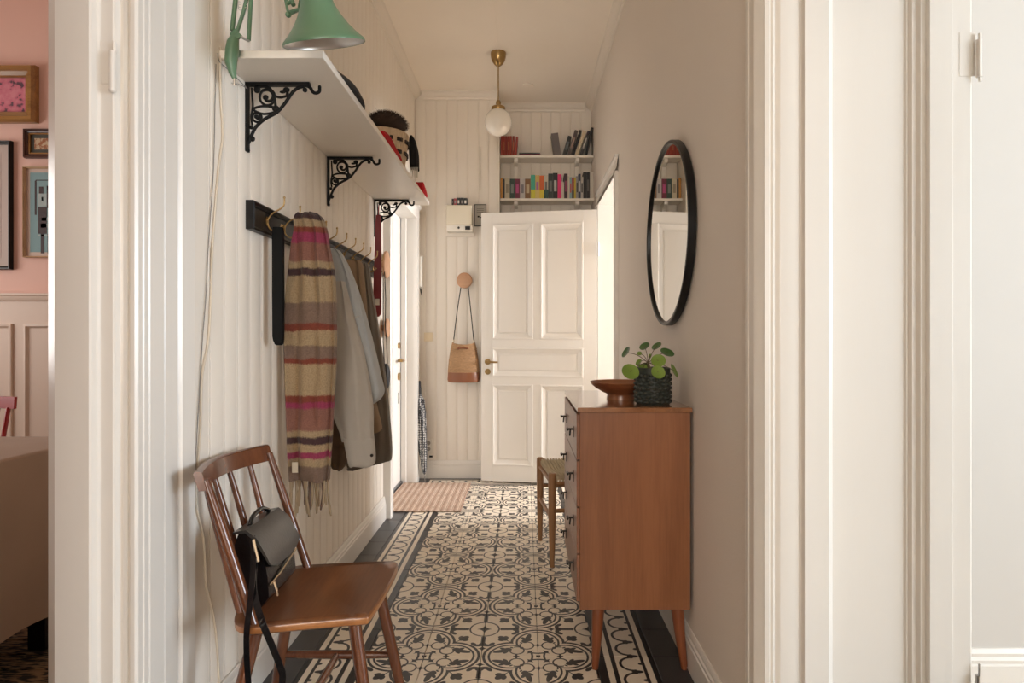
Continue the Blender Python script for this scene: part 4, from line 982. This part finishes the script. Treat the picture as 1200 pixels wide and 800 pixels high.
low = [(110, 127, 515, (.55, .25, .05), None, None, 'orange'), (128.5, 142, 520, (.03, .025, .02), None, None, 'thin black'), (143.5, 181, 513, (.55, .48, .34), (.30, .25, .18), None, 'thick cream'),
 (183, 221, 520, (.035, .065, .05), (.2, .22, .2), None, 'dark bottle green'), (222, 261, 520, (.16, .02, .05), (.45, .06, .2), None, 'wine red and magenta'), (262, 300, 520, (.50, .46, .44), (.2, .18, .2), None, 'pale grey'),
 (301, 345, 520, (.22, .11, .045), (.5, .4, .25), None, 'broad brown'), (347, 381, 490, (.06, .40, .28), None, (.62, .58, .06), 'turquoise and yellow'), (382, 414, 492, (.55, .40, .12), (.33, .13, .35), (.62, .50, .16), 'yellow and violet'),
 (415, 449, 495, (.62, .13, .03), None, (.70, .55, .05), 'orange over yellow'), (450, 482, 490, (.55, .50, .40), (.15, .14, .12), (.03, .09, .07), 'white over green'), (483, 519, 480, (.035, .045, .04), (.16, .17, .16), None, 'tall black-green'),
 (520, 556, 475, (.018, .018, .018), (.5, .5, .46), None, 'tall black with white lettering marks'), (557, 586, 485, (.72, .03, .16), None, None, 'hot pink'), (587, 606, 545, (.62, .56, .45), None, None, 'short white'),
 (608, 634, 480, (.05, .02, .03), (.25, .05, .1), None, 'maroon black'), (635, 649, 500, (.60, .55, .44), None, None, 'thin ivory'), (650, 667, 508, (.25, .38, .40), (.5, .08, .06), None, 'light blue with red mark'),
 (668, 684, 510, (.35, .04, .05), None, (.04, .04, .04), 'thin red'), (685, 699, 512, (.55, .42, .05), None, None, 'mustard yellow'), (700, 717, 500, (.30, .29, .28), (.05, .05, .05), None, 'mid grey'),
 (718, 737, 482, (.04, .05, .09), (.5, .5, .5), None, 'navy with white mark'), (738, 756, 505, (.45, .42, .38), (.05, .05, .05), None, 'white and black'), (757, 781, 468, (.014, .013, .013), None, None, 'glossy black left-hand'),
 (782, 807, 468, (.020, .017, .016), (.10, .09, .08), None, 'black right-hand'), (809, 839, 467, (.58, .53, .45), None, None, 'tall off-white end')]
ordn = lambda i: ['first', 'second', 'third', 'fourth', 'fifth', 'sixth', 'seventh', 'eighth', 'ninth', 'tenth', 'eleventh', 'twelfth', 'thirteenth'][i]
for i, (a, b, tp, c, mk, lo_, nm) in enumerate(low):
    pos = ordn(i)+' from the left' if i < 13 else ordn(len(low)-1-i)+' from the right'
    book(CX(a), CX(b), HH(tp, 680), tops[0], 0, c, '%s book on the lower alcove shelf, %s' % (nm, pos), 'books on the lower alcove shelf', mk, lo_)
for i in range(7):
    a = 112+i*17.5; lean = 0 if i < 5 else (.004 if i == 5 else .012)
    book(CX(a)+lean*.2, CX(a+16)+lean*.2, HH(186 if i < 6 else 192, 345), tops[1], lean, [(.33, .045, .03), (.38, .055, .035), (.30, .04, .03)][i % 3],
         'slim red paperback on the upper alcove shelf, %s from the left' % ordn(i), 'slim red books on the upper alcove shelf', (.45, .16, .08) if i % 2 else None, dep=.11)
for i, (c, nm) in enumerate((((.02, .018, .02), 'black book lying flat at the bottom beside the red paperbacks'), ((.30, .02, .09), 'thin pink book lying flat between two black books'), ((.025, .022, .022), 'black book lying flat on top beside the red paperbacks'))):
    x0, x1 = CX(262 if i < 2 else 255), CX(425 if i < 2 else 420); z_ = tops[1]+(0, .012, .018)[i]; h_ = (.0115, .0055, .012)[i]
    r_ = thing('book', nm+' on the upper shelf', 'book', (x0, 5.0, z_), 'flat stack on the upper alcove shelf')
    MB().box(x0, x1, 5.0, 5.11, z_, z_+.0015).box(x0, x1, 5.0, 5.11, z_+h_-.0015, z_+h_).box(x0, x1, 5.0, 5.002, z_+.0015, z_+h_-.0015).build('cover', bookmat(c), r_)
    MB().box(x0+.003, x1-.003, 5.002, 5.108, z_+.0015, z_+h_-.0015).build('pages', m_pages, r_)
book(CX(530), CX(585), HH(165, 343), tops[1], -.026, (.14, .12, .115), 'grey paper bag-like worn book leaning left, alone on the upper alcove shelf', 'leaning books on the upper shelf', None, None, .10)
for a, b, lean, tp, c, mk, nm in ((592, 622, .048, 190, (.02, .022, .022), (.12, .14, .15), 'black book leaning right, leftmost of the slanted row'), (631, 660, .062, 145, (.09, .07, .065), (.35, .24, .2), 'grey-brown book with pale mark, second of the slanted row'),
        (664, 684, .066, 143, (.02, .016, .016), None, 'tall black book, third of the slanted row'), (689, 715, .070, 152, (.55, .46, .32), None, 'cream book, fourth of the slanted row'), (726, 748, .066, 150, (.04, .035, .035), (.5, .48, .44), 'black and white book, fifth of the slanted row'),
        (768, 786, .054, 122, (.015, .014, .014), None, 'tall black book at the wall, last of the slanted row')):
    book(CX(a), CX(b), HH(tp, 345), tops[1], lean, c, nm+' on the upper alcove shelf', 'leaning books on the upper shelf', mk)

# ------------------------------------------------------------------ electric cabinet, boxes, notice, switches
m_cab = mat('cream enamel', (.66, .60, .47), .4)
cbn = thing('fuse_cabinet', 'cream fuse cabinet on the far board wall left of the alcove', 'cabinet', (-.50, YF, 2.04))
MB().box(-.615, -.394, YF-.016, YF-.001, 1.905, 2.165).build('backplate', m_board, cbn, bevel=.002)
MB().box(-.598, -.398, YF-.11, YF-.016, 1.935, 1.982).build('housing', m_white, cbn, bevel=.004)
MB().box(-.602, -.402, YF-.12, YF-.016, 1.982, 2.135).build('cover', m_cab, cbn, bevel=.006)
MB().box(-.455, -.415, YF-.1115, YF-.11, 1.945, 1.972).build('display', m_black, cbn)
MB().tube([(-.505, YF-.11, 1.96), (-.505, YF-.116, 1.96)], .009, 12).build('screw_cap', m_hand, cbn)
MB().box(-.62, -.40, YF-.03, YF-.016, 2.150, 2.160).build('ledge', m_board, cbn)
bxs = [(-.560, -.545, .052, (.03, .02, .02), 'narrow black box on the fuse cabinet, leftmost'), (-.544, -.520, .055, (.35, .07, .08), 'small dull red box on the fuse cabinet'), (-.518, -.494, .060, (.025, .025, .025), 'black box with a white mark on the fuse cabinet, beside the red one'),
       (-.492, -.468, .060, (.03, .03, .03), 'dark box in the middle right of the row on the fuse cabinet'), (-.466, -.440, .058, (.028, .026, .025), 'black box at the right end on the fuse cabinet')]
for i, (a, b, h_, c, nm) in enumerate(bxs):
    o = MB().box(a, b, YF-.10, YF-.045, 2.135, 2.135+h_).build('small_box', bookmat(c), None, org=(a, YF-.07, 2.135), bevel=.001); tag(o, nm, 'box', 'small boxes on the fuse cabinet')
    MB().box(a+.005, b-.007, YF-.1006, YF-.10, 2.15, 2.150+h_*.4).build('label_patch', m_white if i in (2, 4) else bookmat((.3, .28, .25)), o)
fn = thing('framed_notice', 'small black framed notice half behind the fuse cabinet and door', 'picture', (-.34, YF, 2.09))
f = MB()
x0, x1, z0, z1 = -.392, -.297, 1.99, 2.162
f.box(x0, x1, YF-.014, YF-.001, z0, z0+.005).box(x0, x1, YF-.014, YF-.001, z1-.005, z1).box(x0, x0+.005, YF-.014, YF-.001, z0, z1).box(x1-.005, x1, YF-.014, YF-.001, z0, z1)
f.build('frame', m_black, fn)
MB().box(x0+.005, x1-.005, YF-.008, YF-.001, z0+.005, z1-.005).build('print', mat('grey paper', (.44, .41, .36), .7), fn)
q = MB()
for i, (u0, u1, v0, v1) in enumerate(((.025, .040, .07, .082), (.045, .055, .066, .074), (.062, .080, .068, .08), (.02, .075, .135, .1375), (.02, .075, .122, .1245), (.02, .07, .109, .1115))): q.box(x0+u0, x0+u1, YF-.0088, YF-.008, z0+v0, z0+v1)
q.build('lettering', m_black, fn)
lsw = MB().box(-.790, -.722, YF-.010, YF-.001, 1.082, 1.150).box(-.772, -.740, YF-.014, YF-.010, 1.098, 1.134).build('light_switch', mat('aged cream plastic', (.78, .66, .46), .4), None, org=(-.756, YF, 1.116), bevel=.002); tag(lsw, 'white square light switch on the far board wall by the entrance door', 'switch')
so = thing('wall_socket', 'white double wall socket low on the far wall beside the umbrella', 'socket', (-.76, YF, .255))
MB().box(-.785, -.725, YF-.012, YF-.001, .205, .305).build('plate', m_white, so, bevel=.002)
for z_ in (.232, .278): MB().lathe([(.001, 0), (.017, 0), (.017, .003), (.001, .003)], (-.755, YF-.012, z_), 16, Matrix.Rotation(R(90), 3, 'X')).build('outlet', mat('grey plastic', (.30, .27, .23), .5), so)
ph = thing('intercom_handset', 'white intercom handset on the far wall next to the entrance door casing', 'intercom', (-.815, YF, 1.62))
MB().box(-.842, -.800, YF-.03, YF-.001, 1.49, 1.76).build('base', m_white, ph, bevel=.004)
MB().tube([(-.815, YF-.055, 1.74), (-.812, YF-.06, 1.70), (-.812, YF-.06, 1.55), (-.815, YF-.055, 1.51)], [.020, .014, .014, .020], 10).build('handset', m_white, ph, smooth=50)
MB().tube(curve([(-.815, YF-.05, 1.50), (-.80, YF-.05, 1.44), (-.81, YF-.03, 1.49)], 5), .003, 6).build('cord', m_black, ph)
dc = MB().tube([(-.348, YF-.004, 2.28), (-.348, YF-.004, 2.62)], .003, 6).build('cable', m_cableg, None, org=(-.348, YF, 2.28)); tag(dc, 'short grey cable running up the far wall above the fuse cabinet', 'cable')
fr = MB().box(-.748, -.722, YF-.016, YF-.002, .165, .178).build('cable_clip', m_black, None, org=(-.735, YF, .17)); tag(fr, 'tiny black cable clip just above the far baseboard', 'clip')

# ------------------------------------------------------------------ straw bucket bag
m_straw = mat('woven straw', (.38, .225, .115), .85, var=.45, vscale=45, bump=1, bscale=70, stretch=(1, 1, 3))
m_cog = mat('cognac leather', (.22, .075, .028), .4, var=.1)
sbg = thing('bucket_bag', 'straw bucket bag with brown leather base hanging from the round wall knob', 'bag', (-.468, 4.77, 1.0))
def ovr(rx, ry, z_, cy=4.775, dip=0, n=36): return [(-.468+rx*cos(2*pi*j/n), cy+ry*sin(2*pi*j/n), z_-dip*abs(sin(2*pi*j/n))) for j in range(n)]
MB().loft([ovr(.105, .065, .765), ovr(.122, .078, .770), ovr(.126, .080, .785), ovr(.123, .078, .838), ovr(.1225, .0775, .842), ovr(.119, .0745, .8415)]).build('leather_base', m_cog, sbg, smooth=40)
MB().loft([ovr(.1225, .0775, .8405), ovr(.121, .076, .88), ovr(.115, .072, .94), ovr(.104, .062, 1.0), ovr(.096, .055, 1.045, dip=.006), ovr(.088, .050, 1.075, dip=.018), ovr(.083, .046, 1.075, dip=.018), ovr(.092, .05, 1.04, dip=.006), ovr(.10, .06, .99)], caps=False).build('straw_body', m_straw, sbg, smooth=50)
rg = MB()
for i in range(15):
    t = i/14; z_ = .852+.17*t; rx = .1215-.021*t; ry = .0768-.018*t
    ps = ovr(rx+.001, ry+.001, z_, n=28); rg.tube(ps+[ps[0]], .0028, 5)
rg.build('woven_rows', m_straw, sbg, smooth=60, kind='stuff')
MB().tube(curve([(-.50, 4.722, 1.028), (-.485, 4.713, 1.032), (-.45, 4.713, 1.032), (-.435, 4.722, 1.030)], 4), .0055, 8).ball((-.503, 4.718, 1.028), .010).ball((-.434, 4.718, 1.030), .010).build('drawstring', m_cog, sbg, smooth=50)
for s_ in (-1, 1):
    MB().tube([(-.468+s_*.080, 4.775, 1.055), (-.468+s_*.078, 4.775, 1.095)], .006, 8).build('ring', m_nick, sbg)
    MB().tube(curve([(-.468+s_*.078, 4.775, 1.09), (-.468+s_*.055, 4.80, 1.30), (-.468+s_*.030, 4.845, 1.50), (-.468+s_*.020, 4.846, 1.575), (-.468, 4.846, 1.585)], 5), .0038, 6).build('strap', m_strap, sbg, smooth=50)

# ------------------------------------------------------------------ umbrella
um = thing('umbrella', 'folded black and white dotted umbrella leaning in the far left corner', 'umbrella', (-.80, 4.72, 0))
m_dot, nt, b_ = base_mat('dotted cloth'); b_.inputs['Roughness'].default_value = .7
vo = nt.nodes.new('ShaderNodeTexVoronoi'); vo.inputs['Scale'].default_value = 75; vo.inputs['Randomness'].default_value = .2
tc = nt.nodes.new('ShaderNodeTexCoord'); nt.links.new(tc.outputs['Object'], vo.inputs['Vector'])
mx = nt.nodes.new('ShaderNodeMix'); mx.data_type = 'RGBA'; mx.inputs['A'].default_value = (.025, .025, .03, 1); mx.inputs['B'].default_value = (.60, .60, .58, 1)
nt.links.new(V(nt, vo.outputs['Distance']).lt(.42).k, mx.inputs['Factor']); nt.links.new(mx.outputs['Result'], b_.inputs['Base Color'])
u0, u1 = at(498, 560, 4.75), at(490.5, 446, 4.78); u0.z = .0
def ul(t): return u0.lerp(u1, t)
rr = []
for t, r_ in ((.07, .006), (.12, .016), (.30, .027), (.50, .034), (.70, .038), (.80, .034), (.86, .016)):
    c = ul(t); rr.append([c+Vector((r_*(1+.22*sin(6*2*pi*j/36+t*5))*cos(2*pi*j/36), r_*(1+.22*sin(6*2*pi*j/36+t*5))*sin(2*pi*j/36), 0)) for j in range(36)])
MB().loft(rr).build('canopy', m_dot, um, smooth=50)
MB().tube([ul(0), ul(.09)], [.003, .005], 8).build('tip', m_steel, um)
MB().tube([ul(.85), ul(.87), ul(.99), ul(1)], [.010, .017, .017, .013], 10).build('handle', m_blk, um, smooth=50)

# ------------------------------------------------------------------ jute mat
m_jute = mat('jute', (.50, .37, .28), .9, var=.4, vscale=60, bump=.8, bscale=160, stretch=(1, .3, 1))
m_jute2 = mat('jute pale', (.60, .47, .37), .9, var=.4, vscale=60, bump=.8, bscale=160, stretch=(1, .3, 1)); m_jute3 = mat('jute reddish', (.40, .26, .19), .9, var=.4, vscale=60, bump=.8, bscale=160, stretch=(1, .3, 1))
ju = thing('door_mat', 'reddish natural jute mat lying in front of the entrance door', 'mat', (-.66, 4.3, 0))
MB().box(-.915, -.405, 3.93, 4.67, .001, .007).build('backing', m_jute, ju)
n_ = 50
for i in range(n_):
    xx = -.918+.516*(i+.5)/n_; j_ = rf.uniform(-.006, .006)
    MB().tube([(xx, 3.922+j_, .006), (xx+.001, 4.1, .009), (xx-.001, 4.3, .009), (xx+.001, 4.5, .009), (xx, 4.672+j_, .007)], .0052, 6).build('braid', (m_jute, m_jute2, m_jute, m_jute3)[(i*7) % 4], ju, smooth=60)

# ------------------------------------------------------------------ dining room seen past the left jamb
wt = MB().box(-4.15, -1.04, 3.47, 3.5, 0, 1.335).build('wainscot', m_wains, wd)
MB().extr([(3.5, 1.32), (3.462, 1.32), (3.455, 1.33), (3.452, 1.345), (3.445, 1.352), (3.445, 1.362), (3.5, 1.365)], -4.15, -1.04, 'x').build('dado_rail', m_wains, wd, smooth=30)
for k_ in range(8):
    x1 = -2.905-.40*0+.0+(k_-4)*.385; x0_ = x1-.275
    if x0_ < -4.1: continue
    b = MB(); y_ = 3.47
    def rp(i, yy): return [(x0_+i, yy, .22+i), (x1-i, yy, .22+i), (x1-i, yy, 1.17-i), (x0_+i, yy, 1.17-i)]
    b.loft([rp(i, yy) for i, yy in ((-.022, y_), (-.020, y_-.012), (-.008, y_-.014), (0, y_-.006), (.004, y_-.001))])
    b.build('panel', m_wains, wd, smooth=20)
m_oakf = wood('pale oak frame', (.42, .26, .14), (.52, .34, .19), 'x', .5)
m_gold = wood('gilt brown frame', (.22, .10, .025), (.36, .18, .05), 'x', .3, coat=.3)
m_mahog = wood('dark mahogany frame', (.045, .016, .010), (.09, .03, .018), 'x', .3)
def picture(x0, x1, z0, z1, fw, fd, mf, name, label, mat_w=0, m_mat=None, m_print=None, stepm=None):
    Yw = 3.5; o = thing('picture', label, 'picture', ((x0+x1)/2, Yw, (z0+z1)/2))
    f = MB()
    def rp(i, yy): return [(x0+i, yy, z0+i), (x1-i, yy, z0+i), (x1-i, yy, z1-i), (x0+i, yy, z1-i)]
    f.loft([rp(i, yy) for i, yy in ((0, Yw-.001), (0, Yw-fd*.6), (fw*.15, Yw-fd), (fw*.45, Yw-fd*.95), (fw*.55, Yw-fd*.7), (fw*.9, Yw-fd*.55), (fw, Yw-fd*.35), (fw, Yw-.004))], caps=False)
    f.build('frame', mf, o, smooth=25)
    if stepm:
        f2 = MB(); f2.loft([rp(i, yy) for i, yy in ((fw*.98, Yw-.006), (fw*.98, Yw-fd*.5), (fw*1.25, Yw-fd*.5), (fw*1.25, Yw-.006))], caps=False); f2.build('slip', stepm, o)
    MB().box(x0+fw, x1-fw, Yw-.006, Yw-.001, z0+fw, z1-fw).build('mount', m_mat, o)
    if m_print: MB().box(x0+fw+mat_w, x1-fw-mat_w, Yw-.0075, Yw-.006, z0+fw+mat_w, z1-fw-mat_w).build('print', m_print, o)
    return o
def speckle(name, a, b_c, sc_, thr, thr2=None, c3=None):
    m, nt, b = base_mat(name); b.inputs['Roughness'].default_value = .6
    tc = nt.nodes.new('ShaderNodeTexCoord'); nz = nt.nodes.new('ShaderNodeTexNoise'); nz.inputs['Scale'].default_value = sc_; nz.inputs['Detail'].default_value = 4
    nt.links.new(tc.outputs['Object'], nz.inputs['Vector'])
    r = nt.nodes.new('ShaderNodeValToRGB'); r.color_ramp.elements[0].position = thr-.03; r.color_ramp.elements[0].color = a+(1,); r.color_ramp.elements[1].position = thr+.03; r.color_ramp.elements[1].color = b_c+(1,)
    if c3: e = r.color_ramp.elements.new(thr2); e.color = c3+(1,)
    nt.links.new(nz.outputs['Fac'], r.inputs[0]); nt.links.new(r.outputs[0], b.inputs['Base Color']); return m
s_ = 3.5/F
def pz(y_): return EYE-(y_-VY)*s_
def pxx(x_): return (x_-VX)*s_
picture(pxx(-42), pxx(46), pz(145), pz(79), 13*s_, .05, m_gold, 'p', 'picture of pink abstract marks in a wide gilt brown frame, highest on the pink wall', 0, speckle('pink abstract', (.10, .05, .07), (.55, .14, .20), 22, .40, .62, (.62, .22, .26)), None)
p2 = picture(pxx(31), pxx(75), pz(186), pz(152), 5*s_, .03, m_mahog, 'p', 'small dark framed picture of a tiny orange print below the gilt one', 5.5*s_, mat('dark mount', (.055, .05, .035), .7), speckle('tiny print', (.30, .10, .03), (.50, .36, .22), 60, .5), m_gold)
picture(pxx(-62), pxx(16), pz(316), pz(166), 4*s_, .03, m_black, 'p', 'large black framed picture with pale paper at the left edge', 10*s_, mat('pale paper', (.48, .38, .33), .7), mat('pale paper inner', (.52, .42, .37), .7))
p4 = picture(pxx(30), pxx(104), pz(302), pz(196), 2*s_, .025, m_oakf, 'p', 'pale oak framed teal print of dark standing figures, lowest on the pink wall', 4.5*s_, mat('pinkish mount', (.55, .42, .35), .7), mat('teal print', (.19, .30, .31), .7, var=.06, vscale=9))
m_ink = mat('dark brown ink', (.045, .025, .025), .7); m_inkl = mat('pale ink', (.32, .38, .37), .7)
def inkbox(nm, m, *bs):
    for x0, x1, ya, yb_ in bs: MB().box(pxx(x0), pxx(x1), 3.5-.0085, 3.5-.0075, pz(yb_), pz(ya)).build(nm, m, p4)
inkbox('ink_shape', m_ink, (47, 52, 219, 227), (46, 56, 243, 274), (49, 53, 274, 297), (57, 60, 274, 297), (56, 62, 218, 222), (56, 58, 218, 244), (62, 67, 226, 230), (61, 68, 234, 272), (42, 44, 212, 252), (66, 70, 218, 240), (62, 64, 272, 294), (43, 90, 211, 212), (74, 84, 224, 296), (84, 92, 240, 290))
inkbox('pale_shape', m_inkl, (46, 56, 227, 242), (50, 52, 231, 236), (50, 60, 255, 259), (49, 60, 262, 267), (58, 66, 222, 234), (46, 66, 275, 277))
# table under a linen cloth
m_linen = mat('brown linen', (.34, .235, .165), .9, var=.10, vscale=5, bump=.9, bscale=7, sheen=.1)
tb = thing('dining_table', 'dining table hidden under the linen cloth left of the door jamb', 'table', (-2.05, 1.6, 0))
MB().box(-2.5, -1.61, .75, 2.30, .715, .738).build('tabletop', m_oak, tb)
for a in (-2.44, -1.72):
    for b in (.85, 2.2): MB().box(a-.03, a+.03, b-.03, b+.03, .0125, .715).build('leg', m_black, tb)
cl = MB(); rr = []
pts = []
NN = 96; xa, xb, ya, yb2 = -2.52, -1.590, .73, 2.33
def perim(t, ex):
    w_, h_ = xb-xa, yb2-ya; P_ = 2*(w_+h_); d_ = t*P_
    if d_ < w_: return (xa+d_, ya, 0, -1)
    d_ -= w_
    if d_ < h_: return (xb, ya+d_, 1, 0)
    d_ -= h_
    if d_ < w_: return (xb-d_, yb2, 0, 1)
    d_ -= w_; return (xa, yb2-d_, -1, 0)
for z_, ex in ((.7405, -.30), (.7425, -.02), (.7415, -.006), (.737, .0), (.60, .006), (.42, .012), (.30, .016), (.195, .02), (.195, .017), (.42, .009), (.60, .003), (.735, -.003)):
    r0_ = []
    for i in range(NN):
        x_, y_, nx_, ny_ = perim((i+.5)/NN, ex); w_ = (.742-z_)/.55; fo = .010*w_*(sin(i*.9)+.6*sin(i*.37+1))
        r0_.append((x_+nx_*(ex+fo), y_+ny_*(ex+fo), z_+(.012*sin(i*.23) if z_ < .2 else 0)))
    rr.append(r0_)
cl.loft(rr, caps=False); cl.add(rr[0], [tuple(range(NN))])
clo = cl.build('tablecloth', m_linen, None, org=(-2.05, 1.5, .74), smooth=50); tag(clo, 'brown linen tablecloth draped low over the dining table', 'tablecloth')
# red chair behind table
RX = -.115
m_rch = mat('red lacquer', (.35, .02, .02), .3)
rch = thing('dining_chair', 'red lacquered spindle-back chair behind the linen covered table', 'chair', (-2.36, 2.55, .0125))
cr2 = []
for i in range(9):
    t = i/8; x_ = -2.58+RX+.445*t; y_ = 2.74+.05*sin(pi*t)-.02; cr2.append([(x_, y_-.008, .800), (x_, y_+.008, .800), (x_, y_+.013, .852), (x_, y_-.003, .852)])
MB().loft(cr2).build('crest_rail', m_rch, rch, smooth=40)
for i in range(7):
    t = (i+.3)/6.6; xb_ = -2.56+RX+.41*t; MB().tube([(xb_*.96-.099, 2.66, .45), (xb_, 2.72+.045*sin(pi*t), .805)], .009, 8).build('spindle', m_rch, rch)
MB().box(-2.56+RX, -2.16+RX, 2.36, 2.72, .43, .455).build('seat', m_rch, rch, bevel=.006)
for a, b in ((-2.52, 2.40), (-2.20, 2.40), (-2.52, 2.68), (-2.20, 2.68)): MB().tube([(a+RX, b, .43), (a+RX+(.03 if a > -2.3 else -.03), b+(.03 if b > 2.5 else -.03), .0155)], [.016, .011], 8).build('leg', m_rch, rch)
# rug
m_rug, nt, b_ = base_mat('dark jute rug'); b_.inputs['Roughness'].default_value = .95
tc = nt.nodes.new('ShaderNodeTexCoord'); wv = nt.nodes.new('ShaderNodeTexNoise'); wv.inputs['Scale'].default_value = 70; wv.inputs['Detail'].default_value = 3
mp = nt.nodes.new('ShaderNodeMapping'); mp.inputs['Scale'].default_value = (.35, 1.6, 1); nt.links.new(tc.outputs['Object'], mp.inputs[0]); nt.links.new(mp.outputs[0], wv.inputs['Vector'])
n2 = nt.nodes.new('ShaderNodeTexNoise'); n2.inputs['Scale'].default_value = 9; nt.links.new(tc.outputs['Object'], n2.inputs['Vector'])
r = nt.nodes.new('ShaderNodeValToRGB'); r.color_ramp.elements[0].position = .44; r.color_ramp.elements[0].color = (.02, .014, .010, 1); r.color_ramp.elements[1].position = .56; r.color_ramp.elements[1].color = (.30, .18, .09, 1)
k_ = V(nt, wv.outputs['Fac'])*.75+V(nt, n2.outputs['Fac'])*.25; nt.links.new(k_.k, r.inputs[0]); nt.links.new(r.outputs[0], b_.inputs['Base Color'])
bp = nt.nodes.new('ShaderNodeBump'); bp.inputs['Distance'].default_value = .006; nt.links.new(wv.outputs['Fac'], bp.inputs['Height']); nt.links.new(bp.outputs[0], b_.inputs['Normal'])
rg_ = MB()
rows = 60
for i in range(rows):
    y_ = .5+i*.05; rg_.box(-3.4, -1.2, y_, y_+.046, .001, .010+.002*(i % 2))
o = rg_.build('rug', m_rug, None, org=(-2.2, 2.0, 0), bevel=0); tag(o, 'dark patterned jute rug on the dining room floor under the table', 'rug')

# globe lamp added behind the camera to fill the corridor with warm light
hl = thing('added_fill_lamp', 'made-up white globe lamp behind the viewpoint, added as fill light', 'lamp', (-.15, -1.5, ZC))
MB().lathe([(.001, 0), (.06, 0), (.055, -.03), (.02, -.05), (.001, -.05)], (-.15, -1.5, ZC), 24).build('canopy', m_brass, hl, smooth=50)
MB().ball((-.15, -1.5, ZC-.19), .14, 24, 16).build('globe', m_opal, hl, smooth=60)
l_ = bpy.data.lights.new('hall_fill', 'POINT'); l_.energy = 11; l_.color = (1, .88, .74); l_.shadow_soft_size = .14
lo_ = bpy.data.objects.new('hall_fill', l_); C.objects.link(lo_); lo_.location = (-.15, -1.5, ZC-.36)
